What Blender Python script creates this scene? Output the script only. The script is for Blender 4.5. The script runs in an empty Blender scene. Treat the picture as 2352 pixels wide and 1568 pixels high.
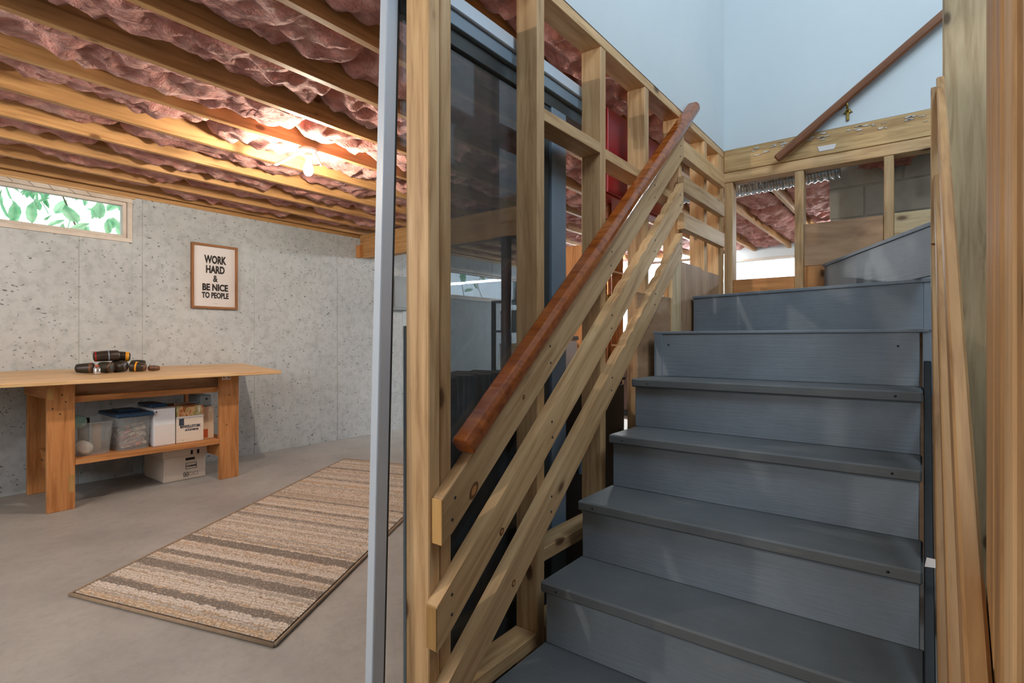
import bpy, bmesh, math, random
from mathutils import Matrix, Vector, noise
R = random.Random(7)
scene = bpy.context.scene
col = scene.collection

# ------------------------------------------------------------------ camera, world, light
FPX, YAW, V0, CAMH = 1236.0, 37.37, 781.5, 1.16
cam_d = bpy.data.cameras.new('camera'); cam = bpy.data.objects.new('camera', cam_d); col.objects.link(cam)
cam_d.sensor_fit = 'HORIZONTAL'; cam_d.sensor_width = 36.0
cam_d.lens = FPX / 2352 * 36.0
cam_d.shift_y = (784 - V0) / 2352 * -1
cam_d.clip_start = 0.02
cam.location = (0, 0, CAMH); cam.rotation_euler = (math.radians(90), 0, math.radians(YAW))
scene.camera = cam
vs = scene.view_settings
vs.view_transform = 'Standard'; vs.look = 'None'; vs.gamma = 1.0; vs.use_curve_mapping = False
vs.exposure = 0.04
scene.cycles.max_bounces = 8; scene.cycles.diffuse_bounces = 4; scene.cycles.glossy_bounces = 3; scene.cycles.transparent_max_bounces = 12
scene.cycles.caustics_reflective = False; scene.cycles.caustics_refractive = False; scene.cycles.adaptive_threshold = 0.05

wd = bpy.data.worlds.new('sky'); scene.world = wd; wd.use_nodes = True
bg = wd.node_tree.nodes['Background']; bg.inputs[0].default_value = (0.86, 0.94, 1.0, 1); bg.inputs[1].default_value = 3.0

def area_light(name, loc, target, sx, sy, power, color):
    d = bpy.data.lights.new(name, 'AREA'); d.shape = 'RECTANGLE'; d.size = sx; d.size_y = sy
    d.energy = power; d.color = color
    o = bpy.data.objects.new(name, d); col.objects.link(o); o.location = loc
    o.rotation_euler = (Vector(target) - Vector(loc)).to_track_quat('-Z', 'Y').to_euler()
    return o
# daylight of the rooms upstairs falling down the stairwell
area_light('daylight_upstairs', (1.5, 0.5, 4.5), (-0.6, 3.0, 2.2), 1.8, 1.6, 118, (0.72, 0.87, 1.0))
# fill lights added behind the camera to even out basement and stairs
area_light('fill_basement', (-2.6, -2.0, 1.9), (-3.6, 3.0, 1.2), 2.6, 1.6, 58, (0.90, 0.96, 1.0))
area_light('fill_hall', (-0.55, -1.7, 2.0), (-0.6, 2.0, 1.1), 1.0, 1.0, 2.2, (1.0, 0.97, 0.92))

# ------------------------------------------------------------------ node helpers
def lin(c):
    c = c / 255.0
    return c / 12.92 if c <= 0.04045 else ((c + 0.055) / 1.055) ** 2.4
def S(r, g, b): return (lin(r), lin(g), lin(b), 1)
class NT:
    def __init__(s, name):
        s.m = bpy.data.materials.new(name); s.m.use_nodes = True
        s.t = s.m.node_tree; s.b = s.t.nodes['Principled BSDF']; s.out = s.t.nodes['Material Output']
    def n(s, typ, **kw):
        x = s.t.nodes.new(typ)
        for k, v in kw.items():
            if k in x.inputs.keys(): x.inputs[k].default_value = v
            else: setattr(x, k, v)
        return x
    def l(s, a, b): s.t.links.new(a, b)
    def coords(s, scale, kind='Object', rand=True):
        tc = s.n('ShaderNodeTexCoord'); mp = s.n('ShaderNodeMapping'); mp.inputs['Scale'].default_value = scale
        if rand:
            oi = s.n('ShaderNodeObjectInfo'); ml = s.n('ShaderNodeMath', operation='MULTIPLY'); ml.inputs[1].default_value = 37.0
            ad = s.n('ShaderNodeVectorMath', operation='ADD')
            s.l(oi.outputs['Random'], ml.inputs[0]); s.l(tc.outputs[kind], ad.inputs[0]); s.l(ml.outputs[0], ad.inputs[1]); s.l(ad.outputs[0], mp.inputs['Vector'])
            s.oi = oi
        else: s.l(tc.outputs[kind], mp.inputs['Vector'])
        return mp.outputs['Vector']
    def ramp(s, fac, stops, interp='LINEAR'):
        r = s.n('ShaderNodeValToRGB'); cr = r.color_ramp; cr.interpolation = interp
        while len(cr.elements) > 1: cr.elements.remove(cr.elements[-1])
        cr.elements[0].position = stops[0][0]; cr.elements[0].color = stops[0][1]
        for p, c in stops[1:]:
            e = cr.elements.new(p); e.color = c
        if fac is not None: s.l(fac, r.inputs['Fac'])
        return r.outputs['Color']
    def mix(s, fac, a, b, typ='MIX'):
        x = s.n('ShaderNodeMix', data_type='RGBA', blend_type=typ)
        for sock, v in ((x.inputs['Factor'], fac), (x.inputs['A'], a), (x.inputs['B'], b)):
            pass
        def setv(sock, v):
            if hasattr(v, 'is_linked'): s.l(v, sock)
            else: sock.default_value = v
        setv(x.inputs[0], fac); setv(x.inputs[6], a); setv(x.inputs[7], b)
        return x.outputs[2]
    def noise(s, vec, scale, detail=4, rough=.55, dist=0):
        x = s.n('ShaderNodeTexNoise'); x.inputs['Scale'].default_value = scale; x.inputs['Detail'].default_value = detail
        x.inputs['Roughness'].default_value = rough; x.inputs['Distortion'].default_value = dist
        s.l(vec, x.inputs['Vector']); return x.outputs['Fac']
    def bump(s, h, strength, dist=.01):
        b = s.n('ShaderNodeBump'); b.inputs['Strength'].default_value = strength; b.inputs['Distance'].default_value = dist
        s.l(h, b.inputs['Height']); s.l(b.outputs[0], s.b.inputs['Normal'])
    def base(s, c):
        if hasattr(c, 'is_linked'): s.l(c, s.b.inputs['Base Color'])
        else: s.b.inputs['Base Color'].default_value = c
    def rough(s, v): s.b.inputs['Roughness'].default_value = v

def mat_wood(name, light, dark, knot, rough=.55, knots=True, grain=1.0, knot_scale=(4.5, 9, 9), knot_size=.11, var=.22, spec=.35, smear=None):
    t = NT(name)
    v = t.coords((1.2, 16 * grain, 16 * grain))
    g = t.noise(v, 2.2, 5, .6, .6)
    c = t.ramp(g, [(.32, tuple(x * .82 for x in dark[:3]) + (1,)), (.5, tuple((a + b) / 2 for a, b in zip(light, dark))), (.68, light)])
    v2 = t.coords((1, 3, 3)); blot = t.noise(v2, 1.6, 3)
    c = t.mix(t.ramp(blot, [(.4, (0, 0, 0, 1)), (.75, (.45, .45, .45, 1))]), c, dark)
    if knots:
        vk = t.coords(knot_scale)
        vo = t.n('ShaderNodeTexVoronoi'); vo.inputs['Scale'].default_value = 1.0; t.l(vk, vo.inputs['Vector'])
        kf = t.ramp(vo.outputs['Distance'], [(0, (1, 1, 1, 1)), (knot_size, (.85, .85, .85, 1)), (knot_size * 1.5, (.15, .15, .15, 1)), (knot_size * 2.4, (0, 0, 0, 1))])
        pk = t.n('ShaderNodeSeparateColor'); t.l(vo.outputs['Color'], pk.inputs[0])
        gt = t.n('ShaderNodeMath', operation='GREATER_THAN'); gt.inputs[1].default_value = .62; t.l(pk.outputs[0], gt.inputs[0])
        mk = t.n('ShaderNodeMath', operation='MULTIPLY'); t.l(kf, mk.inputs[0]); t.l(gt.outputs[0], mk.inputs[1])
        c = t.mix(mk.outputs[0], c, knot)
    hv = t.n('ShaderNodeHueSaturation')
    mr = t.n('ShaderNodeMapRange'); mr.inputs['To Min'].default_value = 1 - var; mr.inputs['To Max'].default_value = 1 + var * .7
    t.l(t.oi.outputs['Random'], mr.inputs['Value']); t.l(mr.outputs[0], hv.inputs['Value']); t.l(c, hv.inputs['Color'])
    c = hv.outputs['Color']
    if smear:
        vs_ = t.coords((5, 14, 14)); sm = t.noise(vs_, 3, 5, .7)
        c = t.mix(t.ramp(sm, [(.70, (0, 0, 0, 1)), (.76, (.8, .8, .8, 1))]), c, smear)
    t.base(c); t.rough(rough); t.b.inputs['Specular IOR Level'].default_value = spec
    t.bump(g, .25, .003)
    return t.m
M = {}
M['pine'] = mat_wood('pine_lumber', S(214, 179, 134), S(178, 137, 92), S(84, 52, 28))
M['pine_grey'] = mat_wood('weathered_pine', S(204, 180, 142), S(172, 144, 104), S(84, 60, 40))
M['pine_smear'] = mat_wood('pine_with_plaster', S(205, 172, 122), S(170, 132, 85), S(80, 50, 28), smear=S(225, 220, 215))
M['pine_shade'] = mat_wood('shade_toned_pine', S(190, 148, 100), S(150, 108, 66), S(76, 48, 26))  # pine lowered in tone to stand in for low light at the right guard
M['joist'] = mat_wood('joist_lumber', S(200, 156, 104), S(164, 118, 72), S(100, 62, 32), var=.12)
M['bench'] = mat_wood('bench_lumber', S(205, 146, 92), S(172, 112, 62), S(80, 45, 22), knot_scale=(5, 11, 11))
M['plank'] = mat_wood('pale_plank', S(228, 196, 152), S(205, 166, 118), S(150, 105, 65), knots=False, rough=.45, var=.05)
M['ply'] = mat_wood('plywood', S(190, 154, 120), S(154, 118, 88), S(95, 66, 42), grain=.3, knot_scale=(2, 5, 5), knot_size=.05, var=.12)
M['rail'] = mat_wood('varnished_rail', S(168, 92, 38), S(128, 62, 22), S(60, 28, 10), rough=.14, knots=False, var=.05, spec=.6)
M['rail_dark'] = mat_wood('brown_rail', S(140, 92, 62), S(112, 68, 42), S(60, 30, 15), rough=.3, knots=False, var=.05)
M['frame_wood'] = mat_wood('frame_wood', S(160, 112, 72), S(132, 86, 52), S(80, 50, 30), knots=False, var=.05)
M['cut_wood'] = mat_wood('fresh_cut_wood', S(206, 164, 104), S(180, 136, 78), S(110, 76, 42), knots=False)

def mat_paint(name, c, c2, rough=.5, bump=.15, scale=6, spec=.4, speck=None):
    t = NT(name); v = t.coords((1, 1, 1), rand=True)
    n = t.noise(v, scale, 5, .6)
    cc = t.ramp(n, [(.35, c), (.7, c2)])
    if speck:
        n3 = t.noise(t.coords((3, 40, 40)), 2.0, 4); cc = t.mix(t.ramp(n3, [(.62, (0, 0, 0, 1)), (.8, (.5, .5, .5, 1))]), cc, speck)
    t.base(cc); t.rough(rough); t.b.inputs['Specular IOR Level'].default_value = spec
    v2 = t.coords((2, 30, 30)); n2 = t.noise(v2, 3, 4, .6, 1.0); t.bump(n2, bump, .004)
    return t.m
M['stair'] = mat_paint('grey_stair_paint', S(134, 143, 152), S(119, 127, 136), .55, .3, 4, .35)  # risers lighter and bluer in colour, standing in for daylight from upstairs
M['stair_worn'] = mat_paint('worn_grey_tread_paint', S(102, 105, 107), S(88, 91, 93), .5, .2, 3, .4, speck=S(140, 130, 118))
M['drywall'] = mat_paint('painted_drywall', S(208, 215, 218), S(202, 210, 214), .7, .03, 2)
M['metal_silver'] = mat_paint('aluminium', S(196, 206, 218), S(184, 196, 210), .32, .02, 2, .6)
M['metal_silver'].node_tree.nodes['Principled BSDF'].inputs['Metallic'].default_value = .0
M['metal_grey'] = mat_paint('grey_blue_frame', S(118, 134, 148), S(104, 120, 134), .35, .02, 2, .5)
M['metal_dark'] = mat_paint('dark_gasket', S(60, 64, 66), S(46, 50, 52), .4, .02, 2, .4)
M['black'] = mat_paint('black_laminate', S(26, 27, 28), S(20, 20, 21), .45, .02, 2, .3)
M['white_vinyl'] = mat_paint('painted_window_frame', S(214, 204, 194), S(196, 182, 168), .5, .05, 8)
M['porcelain'] = mat_paint('porcelain', S(236, 230, 220), S(226, 218, 206), .25, .0, 3)
M['steel_brown'] = mat_paint('brown_steel_post', S(92, 66, 56), S(78, 54, 46), .45, .02, 4)
M['red'] = mat_paint('red_enamel', S(160, 36, 40), S(140, 28, 32), .3, .02, 2)
M['brass'] = mat_paint('brass', S(168, 142, 74), S(140, 116, 56), .3, .02, 5)
M['brass'].node_tree.nodes['Principled BSDF'].inputs['Metallic'].default_value = .8
M['copper'] = mat_paint('copper_pipe', S(196, 132, 92), S(170, 108, 70), .3, .02, 5)
M['copper'].node_tree.nodes['Principled BSDF'].inputs['Metallic'].default_value = .8
M['foil'] = mat_paint('foil_duct', S(200, 206, 210), S(160, 166, 172), .25, .1, 10)
M['foil'].node_tree.nodes['Principled BSDF'].inputs['Metallic'].default_value = .85
M['card'] = mat_paint('cardboard', S(214, 190, 164), S(200, 174, 146), .8, .03, 3)
M['card_pale'] = mat_paint('pale_cardboard', S(226, 212, 198), S(214, 198, 182), .8, .03, 3)
M['white_card'] = mat_paint('white_board', S(226, 228, 234), S(216, 218, 226), .6, .02, 3)
M['grey_card'] = mat_paint('grey_box', S(150, 158, 162), S(136, 144, 150), .7, .02, 3)
M['paper'] = mat_paint('poster_paper', S(222, 216, 214), S(216, 210, 208), .6, .0, 2)
M['ink'] = mat_paint('black_ink', S(38, 32, 30), S(34, 29, 27), .7, .0, 2)
M['ink_blue'] = mat_paint('dark_blue_ink', S(58, 64, 80), S(52, 58, 74), .7, .0, 2)
M['blue_lid'] = mat_paint('blue_plastic', S(44, 74, 104), S(36, 62, 90), .35, .0, 2)
M['dark_leather'] = mat_paint('dark_leather', S(62, 52, 44), S(38, 32, 28), .32, .3, 14)
M['olive'] = mat_paint('olive_black_canvas', S(58, 56, 44), S(40, 38, 30), .5, .3, 14)
M['yellow'] = mat_paint('yellow_plastic', S(226, 160, 40), S(214, 148, 34), .4, .0, 3)
M['orange'] = mat_paint('orange_plastic', S(190, 92, 54), S(170, 80, 46), .4, .0, 3)
M['brown'] = mat_paint('brown_leather', S(112, 76, 52), S(84, 54, 36), .4, .2, 12)
M['chrome'] = mat_paint('chrome', S(214, 218, 224), S(200, 204, 210), .12, .0, 3)
M['chrome'].node_tree.nodes['Principled BSDF'].inputs['Metallic'].default_value = .9
M['rag'] = mat_paint('white_rag', S(205, 200, 192), S(180, 174, 166), .8, .1, 10)
M['teal'] = mat_paint('teal_tape', S(150, 190, 184), S(120, 168, 164), .5, .0, 3)
M['leaf'] = mat_paint('green_leaf', S(120, 190, 130), S(80, 150, 100), .5, .0, 8)
def mat_leaf():
    t = NT('translucent_leaf'); c = t.ramp(t.noise(t.coords((1, 1, 1)), 9, 2), [(.35, S(132, 198, 152)), (.65, S(190, 230, 192))])
    a = t.n('ShaderNodeBsdfDiffuse'); b = t.n('ShaderNodeBsdfTranslucent'); m = t.n('ShaderNodeMixShader'); m.inputs[0].default_value = .55
    t.l(c, a.inputs[0]); t.l(c, b.inputs[0]); t.l(a.outputs[0], m.inputs[1]); t.l(b.outputs[0], m.inputs[2]); t.l(m.outputs[0], t.out.inputs['Surface'])
    return t.m
M['leaf'] = mat_leaf()
M['bark'] = mat_paint('bark', S(120, 120, 90), S(90, 90, 66), .8, .2, 8)
M['earth'] = mat_paint('pale_gravel', S(190, 186, 176), S(160, 156, 144), .9, .2, 12)

def mat_concrete(name, a, b, dark, specks=True, rough=.85, scale=1.0):
    t = NT(name); v = t.coords((1, 1, 1), rand=False)
    n = t.noise(v, 1.4 * scale, 6, .6); c = t.ramp(n, [(.3, b), (.7, a)])
    n2 = t.noise(v, 14 * scale, 5, .65); c = t.mix(t.ramp(n2, [(.35, (.22, .22, .22, 1)), (.55, (0, 0, 0, 1))]), c, dark)
    n4 = t.noise(v, 5 * scale, 4, .6, .8); c = t.mix(t.ramp(n4, [(.55, (0, 0, 0, 1)), (.8, (.35, .35, .35, 1))]), c, a)
    h = n2
    if specks:
        vm = t.coords((1, 1, 1.7), rand=False)
        wn = t.n('ShaderNodeTexNoise'); wn.inputs['Scale'].default_value = 9; t.l(v, wn.inputs['Vector'])
        ad = t.n('ShaderNodeVectorMath', operation='MULTIPLY_ADD'); ad.inputs[1].default_value = (.12, .12, .12)
        t.l(wn.outputs['Color'], ad.inputs[0]); t.l(vm, ad.inputs[2])
        for sc, sz, st in ((24, .22, .7), (12, .14, .85)):
            vo = t.n('ShaderNodeTexVoronoi'); vo.inputs['Scale'].default_value = sc; vo.inputs['Randomness'].default_value = 1
            t.l(ad.outputs[0], vo.inputs['Vector'])
            pick = t.n('ShaderNodeSeparateColor'); t.l(vo.outputs['Color'], pick.inputs[0])
            gt = t.n('ShaderNodeMath', operation='GREATER_THAN'); gt.inputs[1].default_value = .38; t.l(pick.outputs[0], gt.inputs[0])
            k = t.ramp(vo.outputs['Distance'], [(sz * .55, (st, st, st, 1)), (sz, (0, 0, 0, 1))])
            mu = t.n('ShaderNodeMath', operation='MULTIPLY'); t.l(k, mu.inputs[0]); t.l(gt.outputs[0], mu.inputs[1])
            c = t.mix(mu.outputs[0], c, dark)
    t.base(c); t.rough(rough); t.b.inputs['Specular IOR Level'].default_value = .3
    t.bump(h, .3, .006)
    return t.m
M['concrete'] = mat_concrete('poured_concrete', S(196, 201, 203), S(177, 182, 184), S(88, 90, 92))
M['floor'] = mat_concrete('concrete_floor', S(168, 165, 160), S(146, 143, 139), S(126, 122, 117), specks=False, rough=.5, scale=1.6)
M['block'] = mat_concrete('concrete_block', S(204, 210, 206), S(184, 190, 186), S(156, 160, 156), specks=False)
M['joint'] = mat_concrete('joint_mortar', S(222, 226, 222), S(204, 208, 204), S(176, 178, 174), specks=False)

def mat_insul():
    t = NT('pink_insulation'); v = t.coords((1, 1, 1), rand=False)
    n = t.noise(v, 5, 6, .65, .8); c = t.ramp(n, [(.3, S(148, 86, 76)), (.5, S(202, 136, 124)), (.72, S(230, 184, 172))])
    n2 = t.noise(t.coords((1, .45, 1), rand=False), 26, 5, .7, 1.2)
    c = t.mix(t.ramp(n2, [(.3, (.5, .5, .5, 1)), (.55, (0, 0, 0, 1))]), c, S(140, 62, 56))
    t.base(c); t.rough(.75); t.b.inputs['Specular IOR Level'].default_value = .25
    t.b.inputs['Sheen Weight'].default_value = .25
    ad = t.n('ShaderNodeMath', operation='ADD'); t.l(n, ad.inputs[0]); t.l(n2, ad.inputs[1])
    t.bump(ad.outputs[0], .9, .03)
    return t.m
M['insul'] = mat_insul()

def mat_glass(name, tint, gloss=.08, haze=0, rough=0.02):
    t = NT(name); tr = t.n('ShaderNodeBsdfTransparent'); tr.inputs[0].default_value = tint
    gl = t.n('ShaderNodeBsdfGlossy'); gl.inputs['Roughness'].default_value = rough; gl.inputs[0].default_value = (1, 1, 1, 1)
    fr = t.n('ShaderNodeFresnel'); ge = t.n('ShaderNodeNewGeometry'); mr = t.n('ShaderNodeMapRange')
    mr.inputs['To Min'].default_value = 1.45; mr.inputs['To Max'].default_value = 1 / 1.45      # both faces of the pane reflect alike
    t.l(ge.outputs['Backfacing'], mr.inputs['Value']); t.l(mr.outputs[0], fr.inputs[0])
    mx = t.n('ShaderNodeMixShader'); t.l(fr.outputs[0], mx.inputs[0]); t.l(tr.outputs[0], mx.inputs[1]); t.l(gl.outputs[0], mx.inputs[2])
    if haze:
        df = t.n('ShaderNodeBsdfDiffuse'); df.inputs[0].default_value = (.55, .56, .56, 1); m2 = t.n('ShaderNodeMixShader'); m2.inputs[0].default_value = haze
        t.l(mx.outputs[0], m2.inputs[1]); t.l(df.outputs[0], m2.inputs[2]); t.l(m2.outputs[0], t.out.inputs['Surface'])
    else: t.l(mx.outputs[0], t.out.inputs['Surface'])
    return t.m
M['glass'] = mat_glass('clear_glass', (.97, .98, .98, 1))
M['glass_tint'] = mat_glass('dusty_dark_glass', (.38, .41, .43, 1), haze=.07, rough=.05)
def mat_cloudy(name, c, alpha):
    t = NT(name); t.base(c); t.rough(.3); t.b.inputs['Alpha'].default_value = alpha
    return t.m
M['clear_plastic'] = mat_cloudy('cloudy_plastic', S(206, 208, 208), .16)
def mat_emit(name, c, s):
    t = NT(name); e = t.n('ShaderNodeEmission'); e.inputs[0].default_value = c; e.inputs[1].default_value = s
    t.l(e.outputs[0], t.out.inputs['Surface']); return t.m
M['bulb'] = mat_emit('lit_bulb', (1, .89, .73, 1), 1350)
M['tube_fill'] = mat_emit('lit_fill_tube', (.93, .98, 1, 1), 95)
M['tube'] = mat_emit('lit_fluorescent_tube', (.93, .98, 1, 1), 300)

def mat_rug():
    t = NT('striped_rug'); tc = t.n('ShaderNodeTexCoord'); uv = tc.outputs['UV']
    mp = t.n('ShaderNodeMapping'); mp.inputs['Scale'].default_value = (120, 22, 1); t.l(uv, mp.inputs['Vector'])
    n = t.noise(mp.outputs[0], 1.0, 3, .6)
    sx = t.n('ShaderNodeSeparateXYZ'); t.l(uv, sx.inputs[0])
    ma = t.n('ShaderNodeMath', operation='MULTIPLY_ADD'); ma.inputs[1].default_value = .022; t.l(n, ma.inputs[0]); t.l(sx.outputs[0], ma.inputs[2])
    sb = t.n('ShaderNodeMath', operation='SUBTRACT'); sb.inputs[1].default_value = .011; t.l(ma.outputs[0], sb.inputs[0])
    L, G, D, T, O = S(202, 192, 180), S(166, 157, 147), S(116, 109, 102), S(174, 150, 120), S(184, 154, 118)
    w1 = t.n('ShaderNodeTexNoise', noise_dimensions='1D'); w1.inputs['Scale'].default_value = 30; w1.inputs['Detail'].default_value = 3; w1.inputs['Roughness'].default_value = .7
    t.l(sb.outputs[0], w1.inputs['W'])
    c = t.ramp(w1.outputs['Fac'], [(.30, D), (.37, G), (.43, T), (.47, L), (.53, L), (.56, G), (.60, O), (.66, L), (.72, G)])
    w2 = t.n('ShaderNodeTexNoise', noise_dimensions='1D'); w2.inputs['Scale'].default_value = 55; w2.inputs['Detail'].default_value = 2
    ao = t.n('ShaderNodeMath', operation='ADD'); ao.inputs[1].default_value = 7.3; t.l(sb.outputs[0], ao.inputs[0]); t.l(ao.outputs[0], w2.inputs['W'])
    c = t.mix(t.ramp(w2.outputs['Fac'], [(.58, (0, 0, 0, 1)), (.66, (.8, .8, .8, 1))]), c, G)
    fr = t.ramp(sb.outputs[0], [(0, (0, 0, 0, 1)), (.042, (.9, .9, .9, 1)), (.062, (0, 0, 0, 1)), (.118, (.9, .9, .9, 1)), (.142, (0, 0, 0, 1)), (.168, (.8, .8, .8, 1)), (.186, (0, 0, 0, 1)), (.238, (.9, .9, .9, 1)), (.262, (0, 0, 0, 1)), (.40, (.4, .4, .4, 1)), (.42, (0, 0, 0, 1))], 'CONSTANT')
    c = t.mix(fr, c, D)
    mp2 = t.n('ShaderNodeMapping'); mp2.inputs['Scale'].default_value = (230, 110, 1); t.l(uv, mp2.inputs['Vector'])
    n2 = t.noise(mp2.outputs[0], 1.0, 2, .5)
    c = t.mix(t.ramp(n2, [(.3, (.75, .75, .75, 1)), (.5, (0, 0, 0, 1))]), c, S(120, 104, 90))
    c = t.mix(t.ramp(n2, [(.55, (0, 0, 0, 1)), (.75, (.6, .6, .6, 1))]), c, S(222, 208, 192))
    t.base(c); t.rough(.95); t.b.inputs['Specular IOR Level'].default_value = .1
    t.bump(n2, .6, .006)
    return t.m
M['rug'] = mat_rug()
M['rug_edge'] = mat_paint('rug_binding', S(156, 134, 112), S(138, 118, 98), .9, .2, 30)
def mat_plaid():
    t = NT('plaid_cloth'); tc = t.n('ShaderNodeTexCoord')
    def bands(axis, sc):
        w = t.n('ShaderNodeTexWave', wave_type='BANDS', bands_direction=axis); w.inputs['Scale'].default_value = sc; t.l(tc.outputs['Object'], w.inputs['Vector'])
        return w.outputs['Fac']
    c = t.mix(t.ramp(bands('Y', 9), [(.4, (0, 0, 0, 1)), (.6, (1, 1, 1, 1))]), S(120, 78, 56), S(206, 202, 198))
    c = t.mix(t.ramp(bands('Y', 31), [(.55, (0, 0, 0, 1)), (.7, (.7, .7, .7, 1))]), c, S(70, 62, 60))
    t.base(c); t.rough(.9); return t.m
M['plaid'] = mat_plaid()
def mat_fruit():
    t = NT('printed_fruit_carton'); v = t.coords((1, 1, 1))
    n = t.noise(v, 11, 3, .5, 1.0)
    c = t.ramp(n, [(.3, S(120, 96, 50)), (.42, S(168, 92, 52)), (.5, S(214, 176, 130)), (.58, S(150, 140, 74)), (.7, S(232, 222, 204))])
    t.base(c); t.rough(.5); return t.m
M['fruit'] = mat_fruit()
def mat_jumble():
    t = NT('jumbled_contents'); v = t.coords((1, 2, 3)); n = t.noise(v, 9, 3, .5, 1.5)
    t.base(t.ramp(n, [(.3, S(60, 66, 84)), (.45, S(190, 172, 152)), (.55, S(80, 82, 92)), (.65, S(200, 120, 96)), (.75, S(225, 222, 218))]))
    t.rough(.5); return t.m
M['jumble'] = mat_jumble()

# ------------------------------------------------------------------ geometry helpers
WM = {}
def thing(name, label, cat, loc=(0, 0, 0), group=None, kind=None):
    o = bpy.data.objects.new(name, None); col.objects.link(o); o.location = loc
    o.empty_display_size = .05
    WM[o.name] = Matrix.Translation(loc)
    o['label'] = label; o['category'] = cat
    if group: o['group'] = group
    if kind: o['kind'] = kind
    return o
def tag(o, label, cat, group=None, kind=None):
    o['label'] = label; o['category'] = cat
    if group: o['group'] = group
    if kind: o['kind'] = kind
    return o
def link(name, me, Mx, parent=None):
    o = bpy.data.objects.new(name, me); col.objects.link(o)
    WM[o.name] = Mx.copy()
    if parent is not None:
        o.parent = parent; o.matrix_basis = WM[parent.name].inverted() @ Mx
    else: o.matrix_basis = Mx
    return o
def finish(bm, mat, name, smooth=False):
    me = bpy.data.meshes.new(name); bm.to_mesh(me); bm.free()
    me.materials.append(M[mat] if isinstance(mat, str) else mat)
    if smooth:
        for p in me.polygons: p.use_smooth = True
    return me
_cache = {}
def box_mesh(lx, ly, lz, mat, bev):
    k = (round(lx, 4), round(ly, 4), round(lz, 4), mat, bev)
    if k in _cache: return _cache[k]
    bm = bmesh.new(); bmesh.ops.create_cube(bm, size=1)
    for v in bm.verts: v.co.x *= lx; v.co.y *= ly; v.co.z *= lz
    if bev: bmesh.ops.bevel(bm, geom=list(bm.edges), offset=min(bev, .3 * min(lx, ly, lz)), segments=1, affect='EDGES')
    me = finish(bm, mat, 'box'); _cache[k] = me; return me
def frame(ex, ey, ez, o):
    return Matrix(((ex[0], ey[0], ez[0], o[0]), (ex[1], ey[1], ez[1], o[1]), (ex[2], ey[2], ez[2], o[2]), (0, 0, 0, 1)))
def box(name, parent, x, y, z, mat, bev=.002, long=None):
    d = (x[1] - x[0], y[1] - y[0], z[1] - z[0]); c = ((x[0] + x[1]) / 2, (y[0] + y[1]) / 2, (z[0] + z[1]) / 2)
    a = 'xyz'.index(long) if long else max(range(3), key=lambda i: d[i])
    E = ((1, 0, 0), (0, 1, 0), (0, 0, 1)); b, e = (a + 1) % 3, (a + 2) % 3
    return link(name, box_mesh(d[a], d[b], d[e], mat, bev), frame(E[a], E[b], E[e], c), parent)
def bar(name, parent, p, q, w, t, mat, side=(1, 0, 0), bev=.002):
    """board from p to q, width w across, thickness t along side"""
    p, q = Vector(p), Vector(q); ex = (q - p).normalized(); ez = Vector(side); ez = (ez - ez.dot(ex) * ex).normalized(); ey = ez.cross(ex)
    return link(name, box_mesh((q - p).length, w, t, mat, bev), frame(ex, ey, ez, (p + q) / 2), parent)
def prism(name, parent, pts, thick, Mx, mat, bev=.002, smooth=False):
    bm = bmesh.new()
    lo = [bm.verts.new((x, y, -thick / 2)) for x, y in pts]; hi = [bm.verts.new((x, y, thick / 2)) for x, y in pts]
    n = len(pts); bm.faces.new(lo[::-1]); bm.faces.new(hi)
    for i in range(n): bm.faces.new((lo[i], lo[(i + 1) % n], hi[(i + 1) % n], hi[i]))
    bmesh.ops.recalc_face_normals(bm, faces=list(bm.faces))
    if bev: bmesh.ops.bevel(bm, geom=list(bm.edges), offset=bev, segments=1, affect='EDGES')
    return link(name, finish(bm, mat, name, smooth), Mx, parent)
def lathe(name, parent, prof, Mx, mat, seg=20, smooth=True):
    bm = bmesh.new(); rings = []
    for r, z in prof:
        rings.append([bm.verts.new((r * math.cos(2 * math.pi * i / seg), r * math.sin(2 * math.pi * i / seg), z)) for i in range(seg)])
    for a, b in zip(rings, rings[1:]):
        for i in range(seg): bm.faces.new((a[i], a[(i + 1) % seg], b[(i + 1) % seg], b[i]))
    for rg, fl in ((rings[0], True), (rings[-1], False)):
        bm.faces.new(rg[::-1] if fl else rg)
    bmesh.ops.recalc_face_normals(bm, faces=list(bm.faces))
    return link(name, finish(bm, mat, name, smooth), Mx, parent)
def tube_bm(bm, pts, r, seg=8):
    pts = [Vector(p) for p in pts]; rings = []
    for i, p in enumerate(pts):
        d = (pts[min(i + 1, len(pts) - 1)] - pts[max(i - 1, 0)]).normalized()
        u = d.cross(Vector((0, 0, 1))); u = u.normalized() if u.length > .01 else Vector((1, 0, 0)); w = d.cross(u)
        rr = r[i] if isinstance(r, (list, tuple)) else r
        rings.append([bm.verts.new(p + rr * (math.cos(2 * math.pi * k / seg) * u + math.sin(2 * math.pi * k / seg) * w)) for k in range(seg)])
    for a, b in zip(rings, rings[1:]):
        for k in range(seg): bm.faces.new((a[k], a[(k + 1) % seg], b[(k + 1) % seg], b[k]))
    bm.faces.new(rings[0][::-1]); bm.faces.new(rings[-1])
def tube(name, parent, pts, r, mat, seg=8):
    bm = bmesh.new(); c = Vector(pts[0]); tube_bm(bm, [Vector(p) - c for p in pts], r, seg)
    bmesh.ops.recalc_face_normals(bm, faces=list(bm.faces))
    return link(name, finish(bm, mat, name, True), Matrix.Translation(c), parent)
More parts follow.
